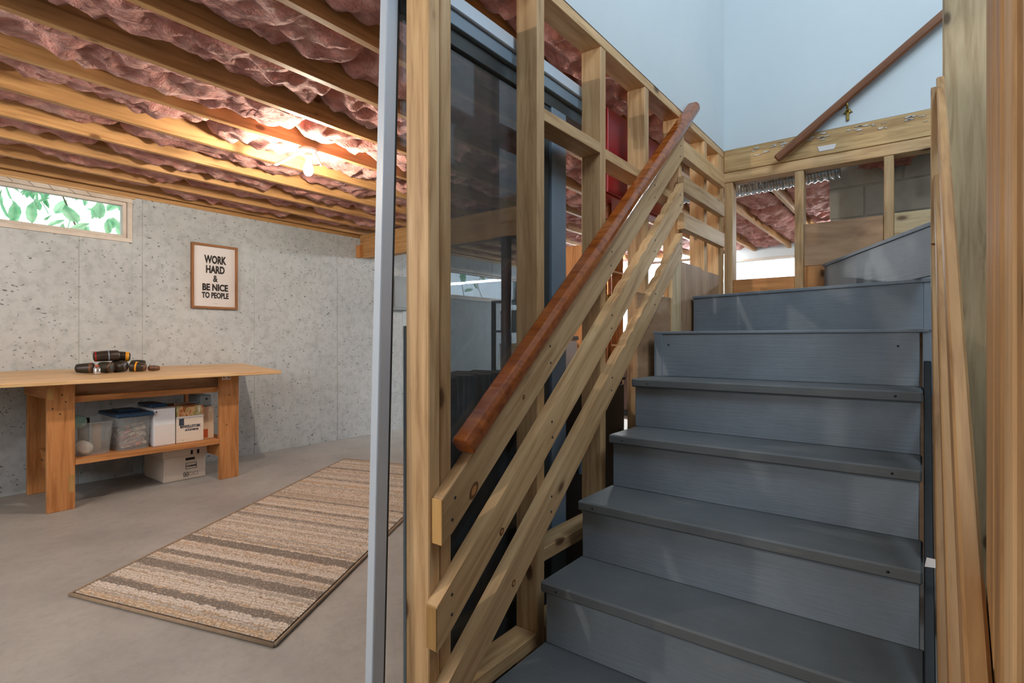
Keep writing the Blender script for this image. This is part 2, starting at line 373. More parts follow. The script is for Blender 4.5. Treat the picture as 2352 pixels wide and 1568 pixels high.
def grid(name, parent, nx, ny, fn, mat, smooth=True, thick=None, Mx=None, uvs=False):
    bm = bmesh.new(); V = [[bm.verts.new(fn(i / nx, j / ny)) for j in range(ny + 1)] for i in range(nx + 1)]
    lay = bm.loops.layers.uv.new('UVMap') if uvs else None
    for i in range(nx):
        for j in range(ny):
            f_ = bm.faces.new((V[i][j], V[i + 1][j], V[i + 1][j + 1], V[i][j + 1]))
            if lay:
                for lp, (a, b) in zip(f_.loops, ((i, j), (i + 1, j), (i + 1, j + 1), (i, j + 1))): lp[lay].uv = (a / nx, b / ny)
    if thick: bmesh.ops.solidify(bm, geom=list(bm.faces), thickness=thick)
    return link(name, finish(bm, mat, name, smooth), Mx or Matrix.Identity(4), parent)
def text(name, parent, s, size, xs, Mx, mat, bold=.0, align='CENTER', depth=.0008):
    cu = bpy.data.curves.new(name, 'FONT'); cu.body = s; cu.size = size; cu.align_x = align; cu.align_y = 'CENTER'; cu.offset = bold; cu.extrude = depth; cu.resolution_u = 3
    o = bpy.data.objects.new('tmp', cu); col.objects.link(o); bpy.context.view_layer.update()
    me = bpy.data.meshes.new_from_object(o.evaluated_get(bpy.context.evaluated_depsgraph_get()))
    bpy.data.objects.remove(o); bpy.data.curves.remove(cu)
    for v in me.vertices: v.co.x *= xs
    me.materials.clear(); me.materials.append(M[mat])
    return link(name, me, Mx, parent)
def text_fit(name, parent, s, w, h, Mx, mat, bold=.0):
    o = text(name, parent, s, .1, 1, Mx, mat, bold); vs_ = o.data.vertices
    xs = [v.co.x for v in vs_]; ys = [v.co.y for v in vs_]; cx, cy = (min(xs) + max(xs)) / 2, (min(ys) + max(ys)) / 2
    kx, ky = w / (max(xs) - min(xs)), h / (max(ys) - min(ys))
    for v in vs_: v.co.x = (v.co.x - cx) * kx; v.co.y = (v.co.y - cy) * ky
    return o
def copy_tree(o, Mx, old=None, parent=None):
    old = old or WM[o.name]
    c = o.copy(); col.objects.link(c)
    W = Mx @ old.inverted() @ WM[o.name]; WM[c.name] = W
    if parent is not None: c.parent = parent; c.matrix_basis = WM[parent.name].inverted() @ W
    else: c.matrix_basis = W
    for ch in list(o.children): copy_tree(ch, Mx, old, c)
    return c
FX = lambda x, y, z: frame((0, 1, 0), (0, 0, 1), (1, 0, 0), (x, y, z))      # flat things facing +X

# ------------------------------------------------------------------ the setting
XC, XS, YB, YF = -5.42, -1.02, 3.585, 8.2     # concrete wall, stud faces, stair back wall, far wall
fl = box('floor', None, (-5.75, 2.2), (-2.6, 8.5), (-.12, 0), 'floor', 0)
tag(fl, 'smooth tan grey concrete basement floor', 'floor', kind='structure')

wins = [(-.1, 1.70, 2.0, 2.376), (5.2, 7.5, 1.76, 2.22)]
wl = thing('wall_left', 'grey poured concrete foundation wall with formwork seams', 'wall', (XC, 3, 0), kind='structure')
def panel_cells(y0, y1, z0, z1, holes):
    ys = sorted({y0, y1, *[h for w in holes for h in w[:2] if y0 < h < y1]}); zs = sorted({z0, z1, *[h for w in holes for h in w[2:] if z0 < h < z1]})
    out = []
    for a, b in zip(ys, ys[1:]):
        for c, d in zip(zs, zs[1:]):
            if any(w[0] <= (a + b) / 2 <= w[1] and w[2] <= (c + d) / 2 <= w[3] for w in holes): continue
            if out and out[-1][0] == a and out[-1][1] == b and out[-1][3] == c: out[-1] = (a, b, out[-1][2], d)
            else: out.append((a, b, c, d))
    return out
def multi_box(name, parent, boxes, mat, bev=.0):
    bm = bmesh.new()
    for (x0, x1, y0, y1, z0, z1) in boxes:
        r = bmesh.ops.create_cube(bm, size=1)
        for v in r['verts']: v.co = Vector(((x0 + x1) / 2 + v.co.x * (x1 - x0), (y0 + y1) / 2 + v.co.y * (y1 - y0), (z0 + z1) / 2 + v.co.z * (z1 - z0)))
    if bev: bmesh.ops.bevel(bm, geom=list(bm.edges), offset=bev, segments=1, affect='EDGES')
    return link(name, finish(bm, mat, name), Matrix.Identity(4), parent)
seams = [-2.6, -1.62, -.64, .35, 1.331, 1.776, 2.766, 3.747, 4.73, 5.6, 6.58, 7.56, 8.5]
for k, (a, b) in enumerate(zip(seams, seams[1:])):
    off = R.uniform(-.002, .002)
    multi_box('concrete_panel', wl, [(XC - .25, XC + off, c[0] + (.0025 if c[0] == a else 0), c[1] - (.0025 if c[1] == b else 0), c[2], c[3]) for c in panel_cells(a, b, 0, 2.392, wins)], 'concrete', .0015)
multi_box('wall_core', wl, [(XC - .3, XC - .006, c[0], c[1], c[2], c[3]) for c in panel_cells(-2.6, 8.5, 0, 2.392, wins)], 'joint')
box('rim_joist', wl, (XC - .14, XC - .10), (-2.6, 8.5), (2.43, 2.671), 'joist')
box('sill_plate', wl, (XC - .14, XC - .0), (-2.6, 8.5), (2.392, 2.43), 'joist')

wb = box('wall_behind', None, (-5.75, 2.2), (-2.75, -2.6), (0, 2.7), 'concrete', 0); tag(wb, 'concrete wall at the near end of the basement', 'wall', kind='structure')
wr = box('wall_right', None, (2.05, 2.2), (-2.6, 8.5), (0, 2.7), 'concrete', 0); tag(wr, 'concrete wall closing the basement beyond the stairs', 'wall', kind='structure')
fw = [(-4.75, -2.95, 1.12, 2.12), (-2.25, -1.36, 1.98, 2.33)]
wf = multi_box('wall_far', None, [(c[0], c[1], YF, YF + .25, c[2], c[3]) for c in panel_cells(-5.42, 2.2, 0, 2.67, fw)], 'drywall'); tag(wf, 'pale wall at the far end of the basement with daylight windows', 'wall', kind='structure')

def window_x(n, x, y0, y1, z0, z1, fw_, label, splits=()):
    w = thing('window_%d' % n, label, 'window', (x, (y0 + y1) / 2, z0), kind='structure')
    box('frame_rail', w, (x - .10, x + .006, ), (y0, y1), (z1 - fw_, z1), 'white_vinyl'); box('frame_rail', w, (x - .10, x + .012), (y0, y1), (z0, z0 + fw_), 'white_vinyl')
    for a in (y0, y1 - fw_): box('frame_stile', w, (x - .10, x + .008), (a, a + fw_), (z0 + fw_, z1 - fw_), 'white_vinyl')
    s = .028
    for a, b in ((y0 + fw_, y0 + fw_ + s), (y1 - fw_ - s, y1 - fw_)): box('sash_stile', w, (x - .075, x - .02), (a, b), (z0 + fw_, z1 - fw_), 'white_vinyl')
    for a, b in ((z0 + fw_, z0 + fw_ + s), (z1 - fw_ - s, z1 - fw_)): box('sash_rail', w, (x - .075, x - .02), (y0 + fw_ + s, y1 - fw_ - s), (a, b), 'white_vinyl')
    box('pane', w, (x - .052, x - .047), (y0 + fw_ + s, y1 - fw_ - s), (z0 + fw_ + s, z1 - fw_ - s), 'glass', 0)
    return w
w1 = window_x(1, XC, -.1, 1.70, 2.0, 2.376, .034, 'narrow basement window with pale frame and green leaves outside')
box('window_buck', w1, (XC - .1, XC + .012), (-.1, 1.72), (2.376, 2.392), 'pine')
for i in range(5): tube('torn_tape_thread', w1, [(XC + .014, .9 + .12 * i, 2.37), (XC + .02, .93 + .12 * i, 2.35 - .01 * (i % 3)), (XC + .012, .92 + .13 * i, 2.335)], .0015, 'ink', 5)
w3 = window_x(3, XC, 5.2, 7.5, 1.76, 2.22, .04, 'wide bright basement window seen through the dark glass door')
def window_y(n, x0, x1, z0, z1, f_, label, nm):
    w = thing('window_%d' % n, label, 'window', ((x0 + x1) / 2, YF, z0), kind='structure')
    for a, b in ((z0, z0 + f_), (z1 - f_, z1)): box('frame_rail', w, (x0, x1), (YF - .01, YF + .1), (a, b), 'white_vinyl')
    xs = [x0 + i * (x1 - x0) / nm for i in range(nm + 1)]
    for i, a in enumerate(xs):
        lo = a - (0 if i == 0 else f_ if i == nm else f_ / 2); box('frame_stile', w, (lo, lo + f_), (YF - .01, YF + .1), (z0 + f_, z1 - f_), 'white_vinyl')
    for a, b in zip(xs, xs[1:]): box('pane', w, (a + f_ / 2, b - f_ / 2), (YF + .045, YF + .05), (z0 + f_, z1 - f_), 'glass', 0)
    return w
window_y(2, -4.75, -2.95, 1.12, 2.12, .05, 'large bright window in the far wall seen between the studs', 3)
window_y(4, -2.25, -1.36, 1.98, 2.33, .03, 'small bright window under the far ceiling seen through the stair back wall', 1)

# ceiling: joists, batts, subfloor
ce = thing('ceiling', 'open joist ceiling filled with pink fibreglass batts', 'ceiling', (-3, 3, 2.43), kind='structure')
multi_box('subfloor', ce, [(-5.75, -1.11, -2.6, 8.5, 2.672, 2.70), (-1.11, 2.2, 3.70, 8.5, 2.672, 2.70), (-1.11, 2.2, -2.6, .5, 2.672, 2.70)], 'ply')
JX = [-1.455 - .4475 * k for k in range(9)]
JX[-1] = -5.02
for x in JX + [-5.385]: box('joist', ce, (x - .019, x + .019), (-2.6, 8.2), (2.43, 2.665), 'joist')
for x in (-1.05, -1.09): box('joist', ce, (x - .019, x + .019), (-2.6, 3.58), (2.43, 2.665), 'joist')
for x in (-1.01, -.565, -.12, .325, .77): box('joist', ce, (x - .019, x + .019), (3.72, 8.2), (2.43, 2.665), 'joist')
for x in (-.6, -.15, .3, .75): box('joist', ce, (x - .019, x + .019), (-2.6, .46), (2.43, 2.665), 'joist')  # unseen deck over the viewer, its edge run forward to shade the lower steps
def batt(x0, x1, y0, y1, zc, seed, amp=1.0):
    ny = max(10, int((y1 - y0) / .024)); nx = 16
    def fn(s, t_):
        x = x0 + s * (x1 - x0); y = y0 + t_ * (y1 - y0)
        b = 1 - (2 * s - 1) ** 4
        e = min(t_, 1 - t_) * (y1 - y0); end = max(0, 1 - e / .09) ** 2
        n1 = noise.noise((x * 5 + seed, y * 4, seed)); n2 = noise.noise((x * 13, y * 10 + seed, 3.1)); n3 = noise.noise((x * 30 + seed, y * 22, 7.7))
        r = abs(noise.noise((x * 9 + seed * 2, y * 7, 1.3)))
        z = zc - .035 * b + .09 * end + amp * (.030 * n1 + .030 * n2 + .014 * n3 + .05 * r) + .03 * (1 - b)
        return (x + .006 * n2, y + .02 * n1, z)
    grid('insulation_batt', ce, nx, ny, fn, 'insul')
bays = [(-1.436, -1.11)] + [(b + .019, a - .019) for a, b in zip(JX, JX[1:] + [-5.385])]
for i, (x0, x1) in enumerate(bays):
    y = -.3 - R.uniform(0, .8)
    while y < 8.1:
        L = R.choice((1.22, 1.22, .8, 1.5)); y1 = min(y + L, 8.15)
        if y1 - y > .15: batt(x0, x1, y + .004, y1 - .004, 2.488 + R.uniform(-.012, .022), R.uniform(0, 60), 1.15 if x0 > -4 else 1.0)
        y += L
for x0, x1 in ((-.991, -.584), (-.546, -.139), (-.101, .306)):
    y = 3.74
    while y < 8.1:
        L = 1.3; y1 = min(y + L, 8.15); batt(x0, x1, y, y1 - .004, 2.49 + R.uniform(-.01, .03), R.uniform(0, 60)); y += L
# dropped girder with its steel column
g = thing('girder', 'heavy timber girder under the joists meeting the concrete wall', 'beam', (-3.2, 4.05, 2.155))
for k in range(3): box('beam_ply', g, (XC + .02, -3.0), (4.05 + .044 * k, 4.092 + .044 * k), (2.165, 2.425), 'joist')
box('bearing_block', g, (XC + .005, XC + .075), (4.0, 4.048), (2.15, 2.30), 'bench'); box('bottom_strip', g, (XC + .08, -3.0), (4.035, 4.15), (2.145, 2.164), 'joist')
cl = thing('steel_column', 'thin brown steel column behind the dark glass', 'column', (-3.2, 4.1, 0))
lathe('shaft', cl, [(.05, 0), (.05, 2.135)], Matrix.Translation((-3.2, 4.1, 0)), 'steel_brown'); box('cap_plate', cl, (-3.3, -3.1), (4.0, 4.2), (2.135, 2.145), 'steel_brown'); box('base_plate', cl, (-3.3, -3.1), (4.0, 4.2), (0, .012), 'steel_brown')
eb = thing('electrical_box', 'small grey electrical box on the concrete wall behind the end post', 'box', (XC, 4.62, 1.55))
box('cover', eb, (XC, XC + .09), (4.5, 4.8), (1.55, 1.98), 'grey_card', .006); box('door', eb, (XC + .09, XC + .097), (4.52, 4.78), (1.58, 1.95), 'grey_card')

# ------------------------------------------------------------------ stairwell: stud partition
pw = thing('wall_partition', 'bare stud partition of pine beside the stairs', 'wall', (XS - .045, 2.2, 0), kind='structure')
XB = XS - .089
ST = [(.98, 1.021), (1.023, 1.064), (1.475, 1.518), (1.919, 1.962), (2.347, 2.392), (2.785, 2.828), (3.2, 3.243), (3.47, 3.513), (3.515, 3.583)]
for a, b in ST: box('stud', pw, (XB, XS), (a, b), (.04, 2.333), 'pine', .003)
box('bottom_plate', pw, (XB, XS), (.98, 3.583), (0, .04), 'pine_grey')
box('top_plate', pw, (XB, XS), (.98, 3.583), (2.333, 2.376), 'pine', .003); box('top_plate', pw, (XB, XS - .002), (.98, 3.583), (2.378, 2.428), 'pine_grey')
for (a, b, z0, z1) in ((1.519, 1.918, 1.905, 1.948), (1.963, 2.346, 1.893, 1.936), (1.519, 1.918, .41, .455), (1.065, 1.474, .14, .185), (1.519, 1.918, .14, .185), (2.393, 2.784, 1.88, 1.923)):
    box('blocking', pw, (XB, XS - .001), (a, b), (z0, z1), 'pine')
# plywood infill beside the upper steps
for (a, b, z0, z1) in ((2.24, 2.636, .98, 1.375), (2.76, 3.12, 1.0, 1.575), (3.125, 3.445, 1.0, 1.565)):
    box('plywood_infill', pw, (XS, XS + .012), (a, b), (z0, z1), 'ply', .0015)
box('infill_batten', pw, (XS, XS + .02), (2.64, 2.755), (.98, 1.60), 'pine_grey')

wu = box('wall_upper_left', None, (XS - .02, XS + .002), (-.1, YB), (2.376, 5.2), 'drywall', 0); tag(wu, 'white drywall above the stud partition on the left of the stairwell', 'wall', kind='structure')
wub = box('wall_upper_back', None, (XS, 2.2), (YB - .002, YB + .015), (2.378, 5.2), 'drywall', 0); tag(wub, 'white drywall across the back of the stairwell behind the high rail', 'wall', kind='structure')
cu_ = box('ceiling_upper', None, (XS - .02, 3.4), (-.1, YB + .02), (5.2, 5.25), 'drywall', 0); tag(cu_, 'white ceiling high above the stairwell', 'ceiling', kind='structure')
box('joist', ce, (-1.02, .95), (.462, .5), (2.43, 2.665), 'joist')
wuf = box('wall_upper_front', None, (XS - .02, 3.4), (-.13, -.1), (2.70, 5.2), 'drywall', 0); tag(wuf, 'white wall of the upper floor facing the stairwell', 'wall', kind='structure')
wur = box('wall_upper_right', None, (3.38, 3.4), (-.1, YB + .02), (2.70, 5.2), 'drywall', 0); tag(wur, 'white wall of the upper floor right of the stairwell', 'wall', kind='structure')
ufl = box('floor_upper', None, (.95, 3.4), (-.1, YB), (2.60, 2.70), 'ply', 0); tag(ufl, 'upper floor deck beside the stairwell', 'floor', kind='structure')

# back framing of the stairwell
bk = thing('wall_back', 'bare timber framing across the back of the stairs under the drywall', 'wall', (-.4, YB, 1.4), kind='structure')
Y0, Y1 = YB, YB + .089
box('header', bk, (XS, 2.05), (YB - .004, YB + .036), (2.236, 2.377), 'pine_smear', .003)
box('top_plate', bk, (XS, 2.05), (Y0 - .002, Y1), (2.170, 2.234), 'pine', .003)
for a, b in ((-1.018, -.966), (-.611, -.563), (-.171, -.126)): box('stud', bk, (a, b), (Y0, Y1), (1.0, 2.169), 'pine', .003)
box('bottom_plate', bk, (-.964, -.612), (Y0, Y1), (1.36, 1.545), 'bench'); box('blocking', bk, (-.562, -.455), (Y0 + .004, Y1), (1.36, 1.598), 'bench')
box('plywood_infill', bk, (-.562, -.172), (Y0 + .01, Y0 + .028), (1.60, 1.85), 'ply'); box('blocking', bk, (-.125, .5), (Y0, Y1), (1.70, 1.85), 'pine_grey')
box('skirt_board', bk, (XS, .5), (Y0 + .03, Y1), (.0, 1.36), 'ply')
# plaster left along the drywall edge
for i in range(46):
    x = R.uniform(-.86, .04); zz = 2.350 + R.uniform(-.012, .014) - (.03 if i % 6 == 0 else 0); wx, wz = R.uniform(.006, .03), R.uniform(.002, .008)
    pts = [(wx * R.uniform(.35, 1) * math.cos(a * math.pi / 5), wz * R.uniform(.3, 1) * math.sin(a * math.pi / 5)) for a in range(10)]
    prism('plaster_smear', bk, pts, .003, frame((1, 0, 0), (0, 0, 1), (0, -1, 0), (x, YB - .006, zz)), 'rag', 0)
prism('paper_scrap', bk, [(0, 0), (.075, 0), (.085, .028), (-.01, .03)], .002, frame((1, 0, 0), (0, 0, 1), (0, -1, 0), (-.48, YB - .0055, 2.26)), 'paper', 0)

# block wall behind the framing
bw = thing('wall_block', 'grey concrete block wall behind the stair framing', 'wall', (.6, 4.1, 0), kind='structure')
box('wall_core', bw, (-.485, 2.05), (4.112, 4.30), (0, 2.43), 'joint', 0)
for r in range(6):
    z0 = 1.354 + .2 * r - .19 * 0; x = -.49 - (.2 if r % 2 else 0)
    while x < 1.0:
        a = max(x, -.49)
        if x + .39 - a > .05: box('concrete_block', bw, (a, x + .39), (4.1, 4.13), (z0 + .005, min(z0 + .195, 2.428)), 'block', .003)
        x += .4
def tuft(name, label, c, sc, seed):
    def fn(s, t_):
        a = s * 2 * math.pi; b = (t_ - .5) * math.pi
        v = Vector((math.cos(a) * math.cos(b) * sc[0], math.sin(a) * math.cos(b) * sc[1], math.sin(b) * sc[2]))
        k = 1 + .55 * noise.noise(v * 22 + Vector((seed, 0, 0))) + .45 * noise.noise(v * 50)
        return v * k
    o = grid(name, None, 28, 16, fn, 'insul', Mx=Matrix.Translation(c)); tag(o, label, 'insulation'); return o
tuft('insulation_tuft', 'ragged pink insulation tuft hanging over the block wall left of the stud', (-.19, 4.03, 2.315), (.13, .05, .1), 2.)
tuft('insulation_tuft', 'small pink insulation scrap right of the stud before the block wall', (.02, 4.02, 2.34), (.05, .04, .05), 9.)
# flexible foil duct
dk = thing('foil_duct', 'crinkled silver flexible duct hanging behind the stair framing', 'duct', (-.9, 3.86, 2.2))
bm = bmesh.new(); pts = []; rad = []
for i in range(121):
    s = i / 120; pts.append(Vector((-1.5 + 1.09 * s, 3.88, 2.225 - .018 * math.sin(s * math.pi) + .0 * s))); rad.append(.055 + (.0055 if i % 4 < 2 else -.003) + .002 * noise.noise((i * .6, 0, 0)))
tube_bm(bm, pts, rad, 20); bmesh.ops.recalc_face_normals(bm, faces=list(bm.faces))
link('duct_skin', finish(bm, 'foil', 'duct', False), Matrix.Identity(4), dk)
box('hanger_strap', dk, (-.578, -.553), (3.82, 3.945), (2.283, 2.286), 'foil', 0); box('hanger_strap', dk, (-.578, -.553), (3.945, 3.947), (2.2, 2.43), 'foil', 0)
pp = tube('white_pipe', None, [(-1.55, 4.6, 2.30), (-.6, 4.35, 2.33), (.5, 4.33, 2.36)], .016, 'white_vinyl', 10); tag(pp, 'thin white plastic pipe below the far joists', 'pipe')

# ------------------------------------------------------------------ staircase
sc_ = thing('staircase', 'grey painted wooden basement staircase with winder steps turning right', 'staircase', (-.48, 1.2, 0))
RISE, RUN, YN2, XL, XR = .2, .231, 1.405, -.962, .0
for k in range(1, 7):
    y = YN2 + (k - 2) * RUN; z = k * RISE; th = .034 if k < 6 else .012; ov = .022 if k < 6 else .004
    xl = XL - (.012 if k >= 5 else 0) + R.uniform(-.003, .003); xr = XR + R.uniform(-.004, .006)
    back = y + RUN + ov + .01 if k < 6 else 2.93
    if k < 6: box('tread', sc_, (xl, xr), (y, back), (z - th, z), 'stair_worn', .005, long='x')
    else: prism('tread', sc_, [(xl, y), (xr + .02, y), (.04, 2.64), (-.985, 2.95)], th, Matrix.Translation((0, 0, z - th / 2)), 'stair', .002)
    box('riser', sc_, (xl + .008, xr - .006), (y + ov, y + ov + .018), (z - RISE, z - th), 'stair', .002, long='x')
    if k == 6:
        box('corner_strip', sc_, (xl + .004, xl + .04), (y + ov - .004, y + ov), (z - RISE, z - th), 'stair', .001); box('corner_strip', sc_, (xr + .002, xr + .03), (y + ov, y + ov + .02), (z - RISE - .03, z - th), 'stair', .001)
# winders
Z7, Z8 = 1.4, 1.6
prism('tread', sc_, [(-.996, 2.917), (.030, 2.621), (.045, 2.66), (-.44, 3.56), (-.996, 3.56)], .014, Matrix.Translation((0, 0, Z7 - .007)), 'stair', .002)
def riser_between(p, q, z0, z1, nm='riser', th=.018):
    p, q = Vector((*p, 0)), Vector((*q, 0)); ex = (q - p).normalized(); n = Vector((-ex.y, ex.x, 0)); L = (q - p).length
    return link(nm, box_mesh(L, th, z1 - z0, 'stair', .002), frame(ex, n, (0, 0, 1), (p + q) / 2 + n * (th / 2 + .004) + Vector((0, 0, (z0 + z1) / 2))), sc_)
riser_between((-.992, 2.916), (-.0, 2.630), 1.2, Z7 - .014); riser_between((.0, 2.630), (.030, 2.621), 1.2, Z7 - .014)
prism('tread', sc_, [(-.462, 3.56), (.024, 2.515), (.05, 2.58), (.05, 2.72), (.6, 3.56)], .016, Matrix.Translation((0, 0, Z8 - .008)), 'stair', .002)
riser_between((-.455, 3.555), (.022, 2.522), Z7, Z8 - .016)
for y_, x_ in ((1.9, -.9), (1.66, -.2), (1.42, -.5)): pass
for k in range(2, 7):
    for x in (XL + .06, XR - .07):
        y = YN2 + (k - 2) * RUN
        lathe('nail_head', sc_, [(.004, 0), (.003, .0012)], frame((1, 0, 0), (0, 0, -1), (0, 1, 0), (x, y - .0006 if k < 6 else y + .003, k * RISE - (.017 if k < 6 else .06))), 'metal_dark', 8)
# stringer on the right below the treads, black to stand in for the gap's shade
sg = bar('stringer', sc_, (.012, .9, -.16), (.012, 2.5, 1.08), .22, .02, 'black')
ps = prism('paper_scrap', None, [(0, 0), (.05, .004), (.052, .02), (.004, .022)], .002, frame((1, 0, 0), (0, .3, .95), (0, -.95, .3), (.003, 1.62, .62)), 'paper', 0); tag(ps, 'torn paper scrap stuck in the gap right of the steps', 'paper scrap')

# ------------------------------------------------------------------ guards
SL = .842; TH = math.atan(SL)
EX, EY, EZ = (0, math.cos(TH), math.sin(TH)), (0, -math.sin(TH), math.cos(TH)), (1, 0, 0)
def slope_board(name, parent, poly_yz, xc, th, mat, slope=TH, bev=.0025):
    ex = (0, math.cos(slope), math.sin(slope)); ey = (0, -math.sin(slope), math.cos(slope))
    oy = sum(p[0] for p in poly_yz) / len(poly_yz); oz = sum(p[1] for p in poly_yz) / len(poly_yz)
    pts = [((y - oy) * ex[1] + (z - oz) * ex[2], (y - oy) * ey[1] + (z - oz) * ey[2]) for y, z in poly_yz]
    a = sum(pts[i][0] * pts[(i + 1) % len(pts)][1] - pts[(i + 1) % len(pts)][0] * pts[i][1] for i in range(len(pts)))
    if a < 0: pts = pts[::-1]
    return prism(name, parent, pts, th, frame(ex, ey, EZ, (xc, oy, oz)), mat, bev)
gl_ = thing('stair_guard', 'left stair guard of three sloping pine boards with a varnished handrail', 'railing', (XS + .02, 1.8, .2))
def ztop(k, y): return SL * y + {1: -.082, 2: -.336, 3: -.585}[k]
def wane(k, ya, yb, n, hgt):
    """chipped top edge: small notches along the upper half of the board"""
    pts = []
    for i in range(n):
        y = ya + (yb - ya) * i / n; w = (yb - ya) / n
        pts += [(y, ztop(k, y)), (y + w * .45, ztop(k, y + w * .45) - hgt * .2), (y + w * .8, ztop(k, y + w * .8) - hgt)]
    return pts
def guard_board(k, vh, y0, y1, wa=None, mat='pine'):
    top = [(y0, ztop(k, y0))]
    if wa: top += wane(k, wa, y1 - .03, 9, .012)
    top += [(y1, ztop(k, y1))]
    bot = [(y1, ztop(k, y1) - vh), (y0 + .04, ztop(k, y0 + .04) - vh), (y0, ztop(k, y0) - vh * .94)]
    o = slope_board('rail_board', gl_, top + bot, XS + .0195, .038, mat, bev=0 if wa else .0025)
    return o
b1 = guard_board(1, .132, .992, 2.752); b2 = guard_board(2, .124, .972, 2.742, 1.95); b3 = guard_board(3, .120, .985, 2.728, 2.0)
for b_, k, vh, y0 in ((b1, 1, .132, .992), (b2, 2, .124, .972), (b3, 3, .120, .985)):
    box('cut_end', b_, (XS + .001, XS + .038), (y0 - .004, y0 + .0005), (ztop(k, y0) - vh * .92, ztop(k, y0) - .004), 'cut_wood', .001)
def nail(parent, y, z, x=XS + .0392): lathe('nail_head', parent, [(.0045, 0), (.003, .0012)], frame((0, 1, 0), (0, 0, 1), (1, 0, 0), (x, y, z)), 'metal_dark', 8)
for b_, k, vh in ((b1, 1, .132), (b2, 2, .124), (b3, 3, .120)):
    for y in (1.03, 1.50, 1.94, 2.37, 2.70):
        for f_ in (.3, .72): nail(b_, y + R.uniform(-.008, .008), ztop(k, y) - vh * f_)
M['knot'] = mat_wood('knot_wood', S(122, 84, 50), S(92, 58, 32), S(60, 36, 20), knots=False, var=.02)
for b_, y, z, a_, bb_ in ((b1, 1.112, .748, .026, .014), (b1, 1.345, .985, .008, .006), (b2, 1.235, .600, .012, .009), (b3, 1.293, .428, .011, .008)):
    el = lambda k: [(a_ * k * math.cos(t_ * math.pi / 9), bb_ * k * math.sin(t_ * math.pi / 9)) for t_ in range(18)]
    Mk = frame((0, .55, .83), (0, -.83, .55), (1, 0, 0), (XS + .0388, y, z))
    kn = prism('knot', b_, el(1), .0010, Mk, 'knot', 0); prism('knot_heart', kn, el(.55), .0018, Mk, 'bench', 0)
# handrail: loaf profile swept along the slope
def handrail(name, parent, y0, y1, xc, lift, mat, prof):
    ex, ey = EX, EY; o = (xc, (y0 + y1) / 2, ztop(1, (y0 + y1) / 2) + lift); L = (y1 - y0) / math.cos(TH)
    Mx = frame((1, 0, 0), ey, (0, -ex[1], -ex[2]), o)
    return prism(name, parent, prof, L, Mx, mat, .003)
LOAF = [(-.026, -.004), (.026, -.004), (.034, .012), (.034, .034), (.022, .05), (-.022, .05), (-.034, .034), (-.034, .012)]
handrail('handrail', gl_, 1.09, 2.93, XS + .0195 + .012, .020, 'rail', LOAF)
for y in (1.2, 1.7, 2.2, 2.65): box('handrail_packer', gl_, (XS + .006, XS + .032), (y - .03, y + .03), (ztop(1, y) - .02, ztop(1, y) + .03), 'rail_dark', .002)
# level boards from the sloping guard to the corner
for z0, z1 in ((2.108, 2.198), (1.928, 2.014), (1.737, 1.826)): box('level_board', gl_, (XS, XS + .038), (2.756, 3.468), (z0, z1), 'pine', .003)

gr = thing('stair_guard', 'right stair guard of sloping pine boards seen edge on beside the posts', 'railing', (.045, 1.6, .2))
def zr(y): return .115 + .79 * y
THR = math.atan(.79)
for dz, vh, x0, x1, ya, yb in ((.0, .14, .040, .062, .40, 2.50), (-.27, .12, .031, .052, .40, 2.46), (-.52, .12, .022, .043, .62, 2.44)):
    slope_board('rail_board', gr, [(ya, zr(ya) + dz), (yb, zr(yb) + dz), (yb, zr(yb) + dz - vh), (ya, zr(ya) + dz - vh)], (x0 + x1) / 2, x1 - x0, 'pine_shade', THR)
slope_board('rail_cap', gr, [(.42, zr(.42) + .03), (2.5, zr(2.5) + .03), (2.5, zr(2.5) + .001), (.42, zr(.42) + .001)],  .050, .024, 'pine_shade', THR, .004)
box('end_block', gr, (.022, .06), (2.40, 2.47), (1.50, 2.05), 'pine', .002); 

# right posts
rp = thing('wall_right_frame', 'rough pine post and trimmer studs at the right of the stairs', 'wall', (.12, 1.6, 0), kind='structure')
box('pivot_post', rp, (.063, .19), (2.64, 2.70), (0, 2.60), 'pine_grey', .004); box('pivot_post', rp, (.062, .19), (2.702, 2.76), (0, 2.60), 'pine', .004)
for i, (a, b, x0) in enumerate(((.585, .632, .068), (.634, .68, .072), (.682, .75, .0665), (.752, .815, .064), (.817, .905, .0635))): box('trimmer_stud', rp, (x0, x0 + .1), (a, b), (0, 2.5), ('pine', 'pine_shade', 'pine', 'pine_shade', 'pine_shade')[i], .003)
box('header_beam', rp, (.07, .16), (.585, 2.76), (2.60, 2.66), 'pine')

# upper handrail on the back wall with brass bracket
uh = thing('wall_handrail', 'brown wooden handrail sloping up across the white back wall', 'railing', (-.35, YB - .06, 2.4))
p, q = Vector((-.70, YB - .055, 2.245)), Vector((.30, YB - .055, 2.985)); 
bar('rail', uh, p, q, .046, .04, 'rail_dark', (0, 1, 0), .008)
br = lathe('bracket_plate', uh, [(.017, 0), (.016, .004), (.006, .008)], frame((1, 0, 0), (0, 0, 1), (0, -1, 0), (-.338, YB - .002, 2.455)), 'brass', 14)
box('bracket_tail', br, (-.345, -.331), (YB - .014, YB - .003), (2.405, 2.47), 'brass', .002)
tube('bracket_arm', br, [(-.338, YB - .008, 2.455), (-.338, YB - .04, 2.465), (-.338, YB - .055, 2.49)], .006, 'brass', 8)
for dx in (-.02, .02): lathe('screw', br, [(.004, 0), (.003, .005)], frame((1, 0, 0), (0, 0, 1), (0, -1, 0), (-.338 + dx, YB - .002, 2.45)), 'brass', 8)

